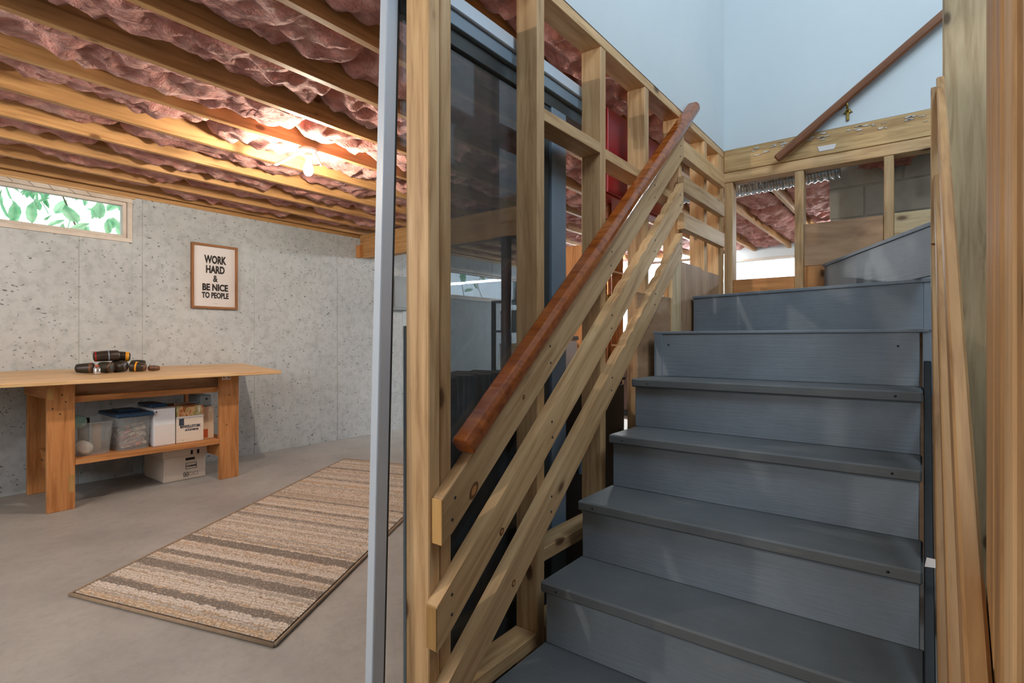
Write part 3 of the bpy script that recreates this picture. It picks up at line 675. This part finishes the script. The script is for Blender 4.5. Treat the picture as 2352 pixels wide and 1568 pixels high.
# ------------------------------------------------------------------ glass door behind the partition
gd = thing('glass_door', 'aluminium framed sliding glass door standing behind the stud partition', 'door', (-1.17, 1.4, 0))
XG = -1.165
bar('stile', gd, (XG, .917, .0), (XG, .977, 2.20), .040, .022, 'metal_silver', (1, 0, 0), .003)
bar('stile_lip', gd, (XG + .006, .893, .02), (XG + .006, .953, 2.19), .009, .03, 'metal_silver', (1, 0, 0), .002)
bar('gasket', gd, (XG + .006, .940, .05), (XG + .006, 1.0, 2.16), .005, .006, 'metal_dark', (1, 0, 0), 0)
box('head_rail', gd, (XG - .04, XG + .04), (.95, 2.15), (2.165, 2.212), 'metal_silver', .003); box('head_track', gd, (XG - .03, XG + .03), (1.0, 2.15), (2.12, 2.164), 'metal_grey', .002); box('head_track', gd, (XG - .02, XG + .015), (1.0, 2.15), (2.068, 2.118), 'metal_dark', .002)
box('sill_rail', gd, (XG - .04, XG + .04), (.91, 2.15), (.0, .05), 'metal_silver')
box('meeting_stile', gd, (XG - .02, XG + .02), (1.07, 1.15), (.05, 2.068), 'metal_silver'); box('edge_strip', gd, (XG + .022, XG + .034), (1.0, 1.008), (.05, 1.2), 'metal_grey', .001)
box('meeting_stile', gd, (XG - .02, XG + .01), (1.70, 1.752), (.05, 2.068), 'metal_dark'); box('meeting_stile', gd, (XG - .015, XG + .02), (1.756, 1.86), (.05, 2.068), 'metal_grey')
box('pane', gd, (XG - .003, XG + .003), (.965, 1.07), (.05, 2.12), 'glass', 0); box('pane', gd, (XG - .003, XG + .003), (1.15, 1.70), (.05, 2.068), 'glass_tint', 0)

# ------------------------------------------------------------------ storage behind the partition
cb = thing('black_cabinet', 'long black cabinet standing behind the glass door', 'cabinet', (-1.45, 1.9, 0))
box('body', cb, (-1.46, -1.262), (1.305, 2.62), (.06, .95), 'black', .004); box('top_board', cb, (-1.465, -1.25), (1.30, 2.63), (.951, .97), 'black', .003); box('plinth', cb, (-1.44, -1.29), (1.33, 2.6), (0, .06), 'black')
for i in range(3):
    d_ = box('door', cb, (-1.262, -1.25), (1.315 + .435 * i, 1.74 + .435 * i), (.09, .93), 'black', .002); box('handle', d_, (-1.25, -1.235), (1.70 + .435 * i, 1.712 + .435 * i), (.55, .7), 'metal_grey', .002)
def cloth(s, t_):
    y = 1.31 + .33 * s; u = t_ * .32
    if u < .2: return (-1.45 + u, y, 1.038 + .004 * math.sin(s * 20))
    d_ = u - .2; return (-1.236 + .008 * math.sin(s * 17 + d_ * 8), y + .004 * math.sin(d_ * 30), 1.036 - d_)
pc = thing('plaid_blanket', 'folded plaid blanket draped over the front of the black cabinet', 'blanket', (-1.4, 1.5, .97))
grid('top_fold', pc, 40, 24, cloth, 'plaid', thick=.006)
for i in range(3): box('fold_layer', pc, (-1.455, -1.262), (1.312, 1.636), (.971 + .021 * i, .99 + .021 * i), 'plaid', .007)
bb = thing('storage_tin', 'pale blue tin on the black cabinet beside the door stile', 'tin', (-1.4, 2.05, .97))
box('body', bb, (-1.42, -1.28), (1.98, 2.18), (.971, 1.16), 'white_card', .006); box('lid', bb, (-1.425, -1.275), (1.975, 2.185), (1.161, 1.18), 'metal_grey', .004)
# red wall cabinet and pipes behind the third bay
rc = thing('red_cabinet', 'red metal cabinet fixed high behind the third stud bay', 'cabinet', (-1.25, 2.5, 1.95))
box('body', rc, (-1.31, -1.19), (2.28, 2.98), (1.85, 2.27), 'red', .004)
d_ = box('door', rc, (-1.19, -1.178), (2.29, 2.62), (1.86, 2.26), 'red', .003); box('handle', d_, (-1.178, -1.165), (2.585, 2.595), (1.98, 2.1), 'chrome', .002)
d_ = box('door', rc, (-1.19, -1.178), (2.63, 2.97), (1.86, 2.26), 'red', .003); box('handle', d_, (-1.178, -1.165), (2.66, 2.67), (1.95, 2.08), 'chrome', .002)
for i, (y, r, mt, z0, lb) in enumerate(((2.31, .012, 'copper', .972, 'thin copper pipe below the red cabinet nearest the third stud'), (2.38, .018, 'brass', .972, 'brass pipe with a valve below the red cabinet'), (2.46, .012, 'copper', .972, 'thin copper pipe beside the brass valve pipe'))):
    pz = thing('water_pipe', lb, 'pipe', (-1.26, y, z0)); tube('pipe', pz, [(-1.26, y, z0), (-1.26, y, 1.2), (-1.26, y, 1.849)], r, mt, 10)
    lathe('coupling', pz, [(r * 1.5, 0), (r * 1.5, .05)], Matrix.Translation((-1.26, y, 1.6)), mt, 12); lathe('coupling', pz, [(r * 1.5, 0), (r * 1.5, .04)], Matrix.Translation((-1.26, y, 1.35)), 'brass', 12)
    if i == 1: lathe('valve_wheel', pz, [(.03, 0), (.034, .006), (.03, .012)], frame((0, 1, 0), (0, 0, 1), (1, 0, 0), (-1.235, y, 1.5)), 'red', 14)
# steel shelving with boxes far behind
sh = thing('storage_rack', 'dark storage rack with boxes far behind the dark glass', 'rack', (-3.6, 5.2, 0))
for x in (-3.85, -3.35):
    for y in (4.7, 5.9): box('upright', sh, (x - .02, x + .02), (y - .02, y + .02), (0, 1.6), 'metal_dark')
for z in (.3, .8, 1.25, 1.58): box('shelf', sh, (-3.87, -3.33), (4.68, 5.92), (z, z + .025), 'metal_grey')
for i, (y0, y1, z0, h, mt, lb) in enumerate(((4.75, 5.1, .826, .3, 'card', 'cardboard box at the near end of the rack middle shelf'), (5.15, 5.5, .826, .24, 'white_card', 'white box in the middle of the rack middle shelf'), (5.55, 5.88, .826, .3, 'grey_card', 'grey box at the far end of the rack middle shelf'), (4.76, 5.2, 1.276, .22, 'grey_card', 'grey box at the near end of the rack upper shelf'), (5.3, 5.85, 1.276, .25, 'card', 'cardboard box at the far end of the rack upper shelf'))):
    o = thing('storage_box', lb, 'box', (-3.6, (y0 + y1) / 2, z0), 'boxes on the far rack'); box('body', o, (-3.8, -3.4), (y0, y1), (z0, z0 + h - .04), mt, .004); box('lid', o, (-3.805, -3.395), (y0 - .004, y1 + .004), (z0 + h - .039, z0 + h), mt, .004)
wk = thing('shelf_unit', 'tall brown wooden shelf with jars seen through the second bay', 'shelf', (-2.6, 4.9, 0))
for y in (4.62, 5.18): box('side_panel', wk, (-2.85, -2.5), (y, y + .02), (0, 2.1), 'bench')
for z in (.1, .6, 1.1, 1.5, 1.85, 2.08): box('shelf', wk, (-2.85, -2.5), (4.641, 5.179), (z, z + .02), 'bench')
for i, (y, z) in enumerate(((4.75, 1.52), (4.9, 1.52), (5.06, 1.52), (4.78, 1.87), (4.98, 1.87))):
    j = thing('glass_jar', ('glass jar on the brown shelf, left of its lower three', 'glass jar on the brown shelf, middle of its lower three', 'glass jar on the brown shelf, right of its lower three', 'glass jar on the brown upper shelf, left of two', 'glass jar on the brown upper shelf, right of two')[i], 'jar', (-2.62, y, z), 'jars on the brown shelf')
    lathe('jar_body', j, [(.045, .001), (.05, .01), (.05, .11), (.035, .13), (.035, .14)], Matrix.Translation((-2.62, y, z)), 'clear_plastic', 16); lathe('lid', j, [(.038, .141), (.038, .16)], Matrix.Translation((-2.62, y, z)), 'chrome', 16)
fc = thing('base_cabinet', 'long dark base cabinet along the far wall under the big window', 'cabinet', (-3.1, 7.8, 0))
box('body', fc, (-4.95, -1.3), (7.62, 8.15), (.08, 1.0), 'black', .004); box('worktop', fc, (-4.98, -1.27), (7.58, 8.17), (1.001, 1.035), 'steel_brown', .004); box('plinth', fc, (-4.9, -1.35), (7.68, 8.15), (0, .079), 'metal_dark')
for i in range(6):
    x = -4.93 + .606 * i; d_ = box('door', fc, (x, x + .59), (7.6, 7.62), (.1, .98), 'steel_brown', .003); box('handle', d_, (x + .53, x + .545), (7.585, 7.6), (.7, .85), 'chrome', .002)
for i, (x, w_, h, mt, lb) in enumerate(((-3.95, .2, .16, 'red', 'red box on the far dark cabinet, leftmost of three'), (-3.62, .26, .12, 'card_pale', 'pale box on the far dark cabinet, middle of three'), (-3.25, .18, .2, 'olive', 'olive box on the far dark cabinet, rightmost of three'))):
    o = thing('storage_box', lb, 'box', (x, 7.75, 1.036), 'boxes on the far cabinet'); box('body', o, (x, x + w_), (7.66, 7.86), (1.0355, 1.0355 + h), mt, .004); box('lid', o, (x - .004, x + w_ + .004), (7.656, 7.864), (1.036 + h, 1.06 + h), mt, .004)
# fluorescent shop lights far back
for i, (x0, x1) in enumerate(((-5.0, -3.78), (-3.70, -2.45))):
    fx = thing('shop_light', ('left of the two fluorescent shop lights hung before the far wall', 'right of the two fluorescent shop lights hung before the far wall')[i], 'light', ((x0 + x1) / 2, 7.9, 2.25), 'fluorescent shop lights')
    box('housing', fx, (x0, x1), (7.83, 7.97), (2.32, 2.36), 'white_vinyl', .004)
    for y in (7.87, 7.93): lathe('tube', fx, [(.018, 0), (.018, x1 - x0 - .04)], frame((0, 0, -1), (0, 1, 0), (1, 0, 0), (x0 + .02, y, 2.298)), 'tube', 12)
    for x in ((-4.14, -4.5875), (-2.797, -3.245))[i]: tube('chain', fx, [(x, 7.9, 2.36), (x, 7.9, 2.43)], .004, 'metal_grey', 6)
fx = thing('shop_light', 'added fluorescent shop light, unseen behind the block wall', 'light', (-.35, 6.6, 2.3), 'fluorescent shop lights')  # added out of view to brighten the far ceiling
box('housing', fx, (-.95, .25), (6.53, 6.67), (2.37, 2.40), 'white_vinyl', .004)
for y in (6.57, 6.63): lathe('tube', fx, [(.018, 0), (.018, 1.16)], frame((0, 0, -1), (0, 1, 0), (1, 0, 0), (-.93, y, 2.348)), 'tube_fill', 12)
for x in (-.565, -.12): tube('chain', fx, [(x, 6.6, 2.40), (x, 6.6, 2.43)], .004, 'metal_grey', 6)
# ------------------------------------------------------------------ bulb lamp
def lamp(x, y, label, arms=True):
    l_ = thing('ceiling_lamp', label, 'lamp', (x, y, 2.43), 'bare bulb ceiling lamps')
    T = Matrix.Translation((x, y, 0))
    lathe('lampholder_base', l_, [(.062, 2.429), (.062, 2.412), (.045, 2.40)], T, 'porcelain', 24)
    lathe('socket', l_, [(.03, 2.40), (.027, 2.372), (.022, 2.366)], T, 'porcelain', 20)
    lathe('bulb', l_, [(.013, 2.367), (.014, 2.355), (.02, 2.335), (.029, 2.308), (.031, 2.29), (.027, 2.27), (.016, 2.256), (.004, 2.252)], T, 'bulb', 20)
    if arms:
        prism('cable_strip', l_, [(-.01, -.006), (.215, -.012), (.22, .012), (-.01, .016)], .012, frame((-.80, -.45, -.38), (.49, -.87, 0), (-.33, -.19, .925), (x - .03, y - .02, 2.418)), 'porcelain', .002)
        prism('pull_tab', l_, [(0, -.008), (.1, -.011), (.112, 0), (.1, .011), (0, .008)], .008, frame((.35, .25, -.90), (-.58, .81, 0), (.73, .52, .43), (x + .045, y + .02, 2.41)), 'porcelain', .002)
    return l_
lamp(-3.245, 2.02, 'bare glowing bulb in a porcelain holder under the ceiling joist')
lamp(-2.79, -.9, 'added bare bulb lamp for fill, unseen behind the viewer', False)  # extra bulb added out of view as fill

# ------------------------------------------------------------------ picture
pf = thing('framed_poster', 'wood framed motto poster hanging on the concrete wall', 'poster', (XC, 2.375, 1.46))
y0, y1, z0, z1 = 2.163, 2.587, 1.462, 2.076; x0 = XC + .003
for a, b in ((z0, z0 + .022), (z1 - .022, z1)): box('frame_rail', pf, (x0, x0 + .028), (y0, y1), (a, b), 'frame_wood', .002)
for a, b in ((y0, y0 + .022), (y1 - .022, y1)): box('frame_stile', pf, (x0, x0 + .028), (a, b), (z0 + .022, z1 - .022), 'frame_wood', .002)
pa = box('paper_sheet', pf, (x0 + .002, x0 + .010), (y0 + .021, y1 - .021), (z0 + .021, z1 - .021), 'paper', 0)
H_ = z1 - z0
for s_, fz, w_, h_ in (('WORK', .767, .204, .080), ('HARD', .614, .172, .074), ('&', .472, .043, .064), ('BE NICE', .335, .236, .068), ('TO PEOPLE', .211, .247, .058), ('- - - -', .083, .037, .002)):
    text_fit('lettering', pa, s_, w_, h_, FX(x0 + .0112, 2.375 + .006, z0 + H_ * fz), 'ink', .0042 if len(s_) > 1 else .0025)

# ------------------------------------------------------------------ workbench
wbn = thing('workbench', 'rough timber workbench with a low shelf against the concrete wall', 'workbench', (-4.95, 1.6, 0))
legs = [(-4.69, -4.65, .972, 1.122), (-4.69, -4.65, 2.085, 2.24), (-5.37, -5.33, 1.0, 1.14), (-5.37, -5.33, 2.085, 2.24)]
for i, (a, b, c, d_) in enumerate(legs): box('leg', wbn, (a, b), (c, d_), (0, .866 if i < 2 else .896), 'bench', .003, long='z')
for (c, d_) in ((.98, 1.018), (2.20, 2.238)): box('end_rail', wbn, (-5.33, -4.691), (c, d_), (.76, .862), 'bench')
for (c, d_) in ((1.078, 1.116), (2.09, 2.128)): box('shelf_bearer', wbn, (-5.33, -4.691), (c, d_), (.19, .298), 'bench')
box('apron', wbn, (-4.78, -4.742), (1.02, 2.20), (.745, .86), 'ply'); box('apron_strip', wbn, (-4.741, -4.692), (1.123, 2.084), (.728, .772), 'bench'); box('apron', wbn, (-5.33, -5.292), (1.02, 2.20), (.76, .89), 'bench')
for k in range(3): box('shelf_board', wbn, (-5.33 + .214 * k, -5.33 + .214 * (k + 1) - .004 if k < 2 else -4.655), (1.07, 2.18) if k < 2 else (1.123, 2.084), (.299, .338), 'bench')
# top plank, rear edge a little higher
tp = [(-4.43, -.35), (-4.43, 2.50), (-5.40, 2.64), (-5.40, -.35)]
bm = bmesh.new()
def ztp(x): return .897 + (-4.43 - x) * .036
lo = [bm.verts.new((x, y, ztp(x) - .026)) for x, y in tp]; hi = [bm.verts.new((x, y, ztp(x))) for x, y in tp]
bm.faces.new(lo[::-1]); bm.faces.new(hi)
for i in range(4): bm.faces.new((lo[i], lo[(i + 1) % 4], hi[(i + 1) % 4], hi[i]))
bmesh.ops.recalc_face_normals(bm, faces=list(bm.faces)); bmesh.ops.bevel(bm, geom=list(bm.edges), offset=.003, segments=1, affect='EDGES')
Mr = Matrix.Rotation(math.pi / 2, 4, 'Z')
me = finish(bm, 'plank', 'top'); me.transform(Mr.inverted()); link('table_top', me, Mr, wbn)
box('steel_bracket', wbn, (-4.6495, -4.646), (2.10, 2.17), (.83, .866), 'card_pale', 0)
for y in (2.115, 2.155): lathe('bolt', wbn, [(.006, 0), (.004, .003)], FX(-4.646, y, .848), 'ink', 8)
for (y, z) in ((1.05, .79), (1.07, .74), (1.0, .70), (1.04, .66), (2.16, .70), (2.14, .45)): lathe('bolt', wbn, [(.005, 0), (.003, .002)], FX(-4.65, y, z), 'ink', 8)
box('leg_patch', wbn, (-4.650, -4.6485), (1.085, 1.120), (.12, .235), 'cut_wood', 0); box('leg_patch', wbn, (-4.650, -4.6485), (.974, 1.005), (.76, .84), 'cut_wood', 0)

# containers on the shelf (shelf top .338)
ZS = .3385
def bin_shell(name, parent, x0, x1, y0, y1, z0, z1, taper, th, mat):
    bm = bmesh.new(); n = 24
    def ring(z, k, off):
        out = []
        cx, cy = (x0 + x1) / 2, (y0 + y1) / 2; hx, hy = (x1 - x0) / 2 * k - off, (y1 - y0) / 2 * k - off
        for i in range(n):
            a = 2 * math.pi * i / n; c, s = math.cos(a), math.sin(a); e = .28
            out.append(bm.verts.new((cx + hx * math.copysign(abs(c) ** e, c), cy + hy * math.copysign(abs(s) ** e, s), z)))
        return out
    rs = [ring(z0, taper, 0), ring(z1 - .012, 1 - .02, 0), ring(z1 - .012, 1.03, 0), ring(z1, 1.03, 0), ring(z1, 1, th), ring(z0 + th, taper, th)]
    for a, b in zip(rs, rs[1:]):
        for i in range(n): bm.faces.new((a[i], a[(i + 1) % n], b[(i + 1) % n], b[i]))
    bm.faces.new(rs[0][::-1]); bm.faces.new(rs[-1])
    bmesh.ops.recalc_face_normals(bm, faces=list(bm.faces))
    return link(name, finish(bm, mat, name, False), Matrix.Identity(4), parent)
b_ = thing('plastic_bin', 'open clear plastic bin of odds and ends at the left of the shelf', 'bin', (-4.88, 1.27, ZS))
bin_shell('tub', b_, -5.06, -4.70, 1.13, 1.372, ZS, .575, .84, .004, 'clear_plastic')
for i, (x, y, z, r, h, mt, ax, lb) in enumerate(((-4.80, 1.20, .349, .045, .14, 'rag', 0, 'white roll lying low in the clear plastic bin'), (-4.86, 1.30, .345, .03, .2, 'card', 1, 'tan roll standing in the clear plastic bin'), (-4.80, 1.175, .53, .048, .03, 'teal', 0, 'pale teal tape roll on top of the clear plastic bin'), (-4.93, 1.24, .345, .035, .24, 'dark_leather', 1, 'dark canister standing at the back of the clear plastic bin'))):
    Mx = frame((0, 1, 0), (0, 0, 1), (1, 0, 0), (x - h / 2, y, z + r)) if ax == 0 else Matrix.Translation((x, y, z))
    o = lathe('roll', None, [(r * .5, 0), (r, 0), (r, h), (r * .5, h)], Mx, mt, 18); tag(o, lb, 'roll', 'rolls in the clear bin')
b_ = thing('plastic_tote', 'clear plastic tote with blue lid packed with jumbled tools', 'tote', (-4.88, 1.49, ZS))
bin_shell('tub', b_, -5.10, -4.70, 1.385, 1.612, ZS, .585, .92, .004, 'clear_plastic'); box('lid', b_, (-5.12, -4.69), (1.376, 1.620), (.585, .615), 'blue_lid', .008); box('lid_handle', b_, (-5.0, -4.82), (1.43, 1.56), (.6155, .632), 'blue_lid', .006)
for i in range(6):
    a = .2 + .12 * i; bar('packed_tool', b_, (-4.74 - .05 * (i % 3), 1.415, .37 + .022 * i), (-4.76 - .05 * (i % 2), 1.585, .38 + .03 * i), .03, .035, 'jumble', (1, 0, 0), .008)
box('packed_cloth', b_, (-5.05, -4.76), (1.42, 1.58), (.344, .48), 'jumble', .02)
b_ = thing('white_binder', 'white storage box standing between the tote and the carton', 'box', (-4.85, 1.69, ZS))
box('body', b_, (-5.08, -4.715), (1.622, 1.772), (ZS, .628), 'white_card', .003); box('front_label', b_, (-4.715, -4.7135), (1.626, 1.768), (.345, .50), 'paper', 0); lathe('finger_hole', b_, [(.006, 0), (.005, .001)], FX(-4.715, 1.64, .605), 'ink', 10)
box('dark_bag', None, (-5.12, -4.83), (1.64, 1.76), (.6285, .655), 'blue_lid', .012); tag(bpy.data.objects[-1] if False else [o for o in col.objects if o.name.startswith('dark_bag')][0], 'folded dark blue bag on top of the white storage box', 'bag')
b_ = thing('printed_carton', 'tan cardboard carton with dark printed lettering on the shelf', 'carton', (-4.85, 1.89, ZS))
box('body', b_, (-5.06, -4.72), (1.78, 1.985), (ZS, .535), 'card_pale', .003)
text('lettering', b_, 'E', .062, 1.0, FX(-4.7192, 1.818, .503), 'ink_blue', .006); text('lettering', b_, 'MWKELLSTOBK', .030, .72, FX(-4.7192, 1.885, .465), 'ink_blue', .001); text('lettering', b_, 'AUTUII REPAIR', .022, .7, FX(-4.7192, 1.895, .437), 'ink_blue', .0008)
text('lettering', b_, '- --', .014, .9, FX(-4.7192, 1.83, .36), 'ink_blue', .0005)
b_ = thing('fruit_carton', 'fruit printed tray carton lying on top of the tan carton', 'carton', (-4.86, 1.89, .536)); box('body', b_, (-5.05, -4.722), (1.785, 1.985), (.5355, .63), 'fruit', .004); box('rim', b_, (-5.055, -4.718), (1.782, 1.988), (.5352, .548), 'white_card', .003); tube('wire_handle', b_, [(-4.80, 1.80, .63), (-4.80, 1.80, .648), (-4.80, 1.96, .648), (-4.80, 1.96, .63)], .003, 'chrome', 6)
b_ = thing('plain_carton', 'plain tan carton at the right end of the shelf', 'carton', (-4.86, 2.08, ZS)); box('body', b_, (-5.06, -4.76), (1.992, 2.083), (ZS, .605), 'card', .003); box('label', b_, (-4.7599, -4.7585), (1.996, 2.035), (.35, .42), 'orange', 0); box('tape', b_, (-4.7599, -4.7588), (2.045, 2.065), (.57, .605), 'card_pale', 0)
b_ = thing('grey_case', 'grey case lying on top of the plain carton under the bench', 'case', (-4.88, 2.05, .6055)); box('body', b_, (-5.04, -4.795), (1.995, 2.083), (.6055, .70), 'grey_card', .006); box('latch', b_, (-4.795, -4.79), (2.03, 2.05), (.66, .675), 'metal_dark')
# file box on the floor
b_ = thing('file_box', 'lidded cardboard file box with printed labels on the floor under the bench', 'box', (-5.1, 1.92, 0))
box('body', b_, (-5.31, -4.89), (1.755, 2.072), (.0, .2), 'card_pale', .004); ld = box('lid', b_, (-5.325, -4.88), (1.742, 2.085), (.201, .262), 'card_pale', .004)
XF = -4.8888
box('hand_slot', b_, (XF, XF + .001), (1.915, 1.985), (.158, .178), 'ink', 0)
def outline(y0, y1, z0, z1, w=.003):
    for (a, b, c, d_) in ((y0, y1, z0, z0 + w), (y0, y1, z1 - w, z1), (y0, y0 + w, z0, z1), (y1 - w, y1, z0, z1)): box('printed_line', b_, (XF, XF + .0008), (a, b), (c, d_), 'ink', 0)
outline(1.915, 2.0, .085, .135); outline(1.90, 1.935, .025, .06, .004); outline(1.94, 2.01, .03, .055, .0015)
text('lettering', b_, '~Contents', .026, .75, FX(XF + .0006, 1.957, .11), 'ink', .0006); lathe('printed_dot', b_, [(.007, 0), (.006, .0008)], FX(XF, 1.917, .042), 'ink', 12)
text('lettering', b_, '-------', .02, .6, FX(XF + .0006, 1.975, .046), 'ink', 0); 
for y in (1.95, 2.0): box('lid_slot', ld, (-4.88, -4.879), (y, y + .018), (.205, .24), 'ink', 0)

# tools heaped on the bench
def roll(name, label, p, q, r0, r1, mat, bits=()):
    p, q = Vector(p), Vector(q); ez = (q - p).normalized(); ex = ez.cross(Vector((0, 0, 1))).normalized(); ey = ez.cross(ex); L = (q - p).length
    o = thing(name, label, 'tool', (p.x, p.y, min(p.z, q.z) - max(r0, r1)), 'dark tools heaped on the bench'); Mx = frame(ex, ey, ez, p)
    prof = [(r0 * .55, 0), (r0 * .95, .006)] + [(r0 + (r1 - r0) * s + .12 * r0 * math.sin(s * math.pi), L * s) for s in (.1, .3, .5, .7, .9)] + [(r1 * .9, L * .97), (r1 * .45, L)]
    lathe('tool_body', o, prof, Mx, mat, 18)
    for (s0, s1, mt, k) in bits:
        ra = lambda s: (r0 + (r1 - r0) * s + .12 * r0 * math.sin(s * math.pi)) * k
        lathe('band', o, [(ra(s0), L * s0), (ra(s0) * 1.02, L * (s0 + .02)), (ra(s1) * 1.02, L * (s1 - .02)), (ra(s1), L * s1)], Mx, mt, 18)
    return o
def zt(x): return .897 + (-4.43 - x) * .036 + .001
X = -4.92
roll('tool_pouch', 'black leather pouch at the left end of the tool heap', (X - .05, 1.20, zt(X - .05) + .036), (X + .01, 1.30, zt(X) + .040), .030, .037, 'dark_leather', ((.75, .9, 'brown', 1.03),))
sc2 = thing('spray_can', 'small chrome can standing before the tool heap', 'can', (-4.80, 1.285, zt(-4.8))); lathe('can_body', sc2, [(.020, 0), (.022, .004), (.022, .045), (.015, .055)], Matrix.Translation((-4.80, 1.285, zt(-4.8))), 'chrome', 16); lathe('cap', sc2, [(.013, .055), (.013, .068)], Matrix.Translation((-4.80, 1.285, zt(-4.8))), 'orange', 12)
roll('tool_roll', 'rolled dark canvas with spiral end beside the chrome can', (X - .02, 1.340, zt(X) + .043), (X + .06, 1.395, zt(X) + .040), .038, .036, 'olive', ((.9, .97, 'brown', 1.0),))
roll('power_tool', 'black rounded tool in the middle of the lower heap', (X - .04, 1.425, zt(X) + .046), (X + .04, 1.49, zt(X) + .046), .042, .040, 'dark_leather', ((.1, .2, 'metal_dark', 1.02),))
roll('power_tool', 'black tool with yellow band pointing right in the lower heap', (X - .01, 1.53, zt(X) + .045), (X + .05, 1.625, zt(X) + .030), .042, .022, 'dark_leather', ((.35, .45, 'yellow', 1.02), (.85, .96, 'brown', 1.05)))
roll('tool_roll', 'olive canvas roll at the right of the heap', (X - .13, 1.57, zt(X - .13) + .042), (X - .10, 1.67, zt(X - .1) + .041), .038, .037, 'olive')
roll('tool_sheath', 'flat brown sheath at the right end of the heap', (X + .02, 1.645, zt(X) + .024), (X + .03, 1.725, zt(X) + .021), .021, .017, 'brown', ((.4, .5, 'metal_dark', 1.03),))
roll('tool_roll', 'long black roll lying on top of the heap', (X - .01, 1.295, zt(X) + .122), (X + .02, 1.455, zt(X) + .132), .036, .038, 'dark_leather', ((.06, .12, 'red', 1.02), (.55, .6, 'metal_grey', 1.02)))
roll('power_tool', 'black tool with yellow end on top of the heap', (X - .08, 1.42, zt(X) + .125), (X - .04, 1.545, zt(X) + .115), .036, .034, 'dark_leather', ((.75, .92, 'yellow', 1.03),))

# ------------------------------------------------------------------ rug
A, B, D = Vector((-3.081, .723, 0)), Vector((-1.947, 1.07, 0)), Vector((-4.467, 3.161, 0))
rg = thing('runner_rug', 'striped beige and brown woven runner rug on the concrete floor', 'rug', (-3.2, 2.0, 0))
NR = 150
def rugf(s, t_):
    pnt = A + (B - A) * (.012 + .976 * t_) + (D - A) * (.006 + .988 * s)
    return (pnt.x, pnt.y, .011 + .0035 * abs(math.sin(s * NR * math.pi)) + .0012 * noise.noise((s * 300, t_ * 60, 0)))
grid('pile', rg, NR * 4, 40, rugf, 'rug', uvs=True)
C4 = B + D - A
for p, q in ((A, B), (B, C4), (C4, D), (D, A)): tube('binding', rg, [p + Vector((0, 0, .008)), p.lerp(q, .5) + Vector((0, 0, .008)), q + Vector((0, 0, .008))], .008, 'rug_edge', 8)
bm = bmesh.new(); vv = [bm.verts.new((*v.xy, .004)) for v in (A, B, C4, D)]; bm.faces.new(vv); link('backing', finish(bm, 'rug_edge', 'backing'), Matrix.Identity(4), rg)

# ------------------------------------------------------------------ outside
eo = box('ground_outside', None, (-10, -5.78), (-3, 10), (1.70, 1.80), 'earth', 0); tag(eo, 'pale gravel outside the basement windows', 'ground', kind='structure')
bm = bmesh.new()
prof = [(0, 0), (.035, .03), (.05, .08), (.04, .13), (0, .18)]
mid = [bm.verts.new((0, z, .006 * math.sin(z * 16))) for _, z in prof]; lf = [bm.verts.new((-w, z, .012)) if w else None for w, z in prof]; rt = [bm.verts.new((w, z, .012)) if w else None for w, z in prof]
for i in range(4):
    for sd in (lf, rt):
        f_ = [v for v in (mid[i], sd[i], sd[i + 1], mid[i + 1]) if v is not None]
        if len(f_) >= 3: bm.faces.new(f_)
leaf_me = finish(bm, 'leaf', 'leaf', True)
def shrub(label, c, n, spread, zr_, seed):
    rr = random.Random(seed); s_ = thing('leafy_shrub', label, 'shrub', (c[0], c[1], 1.8), 'shrubs outside the windows')
    for k in range(5):
        y = c[1] + (k - 2) * spread / 2.4; tube('stem', s_, [(c[0], y, 1.8), (c[0] + rr.uniform(-.1, .1), y + rr.uniform(-.2, .2), 2.2), (c[0] + rr.uniform(-.2, .2), y + rr.uniform(-.4, .4), 2.2 + zr_)], [.012, .008, .003], 'bark', 6)
    for k in range(n):
        p = Vector((c[0] + rr.uniform(-.35, .35), c[1] + rr.uniform(-spread, spread), 1.95 + rr.random() ** .9 * (zr_ + .25)))
        Mx = Matrix.Translation(p) @ Matrix.Rotation(rr.uniform(0, 6.28), 4, 'Z') @ Matrix.Rotation(rr.uniform(.3, 2.3), 4, 'X') @ Matrix.Rotation(rr.uniform(-1, 1), 4, 'Y') @ Matrix.Scale(rr.uniform(.5, 1.25), 4)
        link('leaf', leaf_me, Mx, s_)
shrub('green leafy shrub outside the narrow basement window', (-6.25, 1.05), 270, 1.1, .75, 3)
shrub('green leafy shrub outside the wide window behind the dark glass', (-6.5, 6.6), 40, 1.3, .7, 5)
eo2 = box('ground_outside_far', None, (-6, 2.2), (8.5, 12), (.5, .6), 'earth', 0); tag(eo2, 'pale gravel outside the far windows', 'ground', kind='structure')
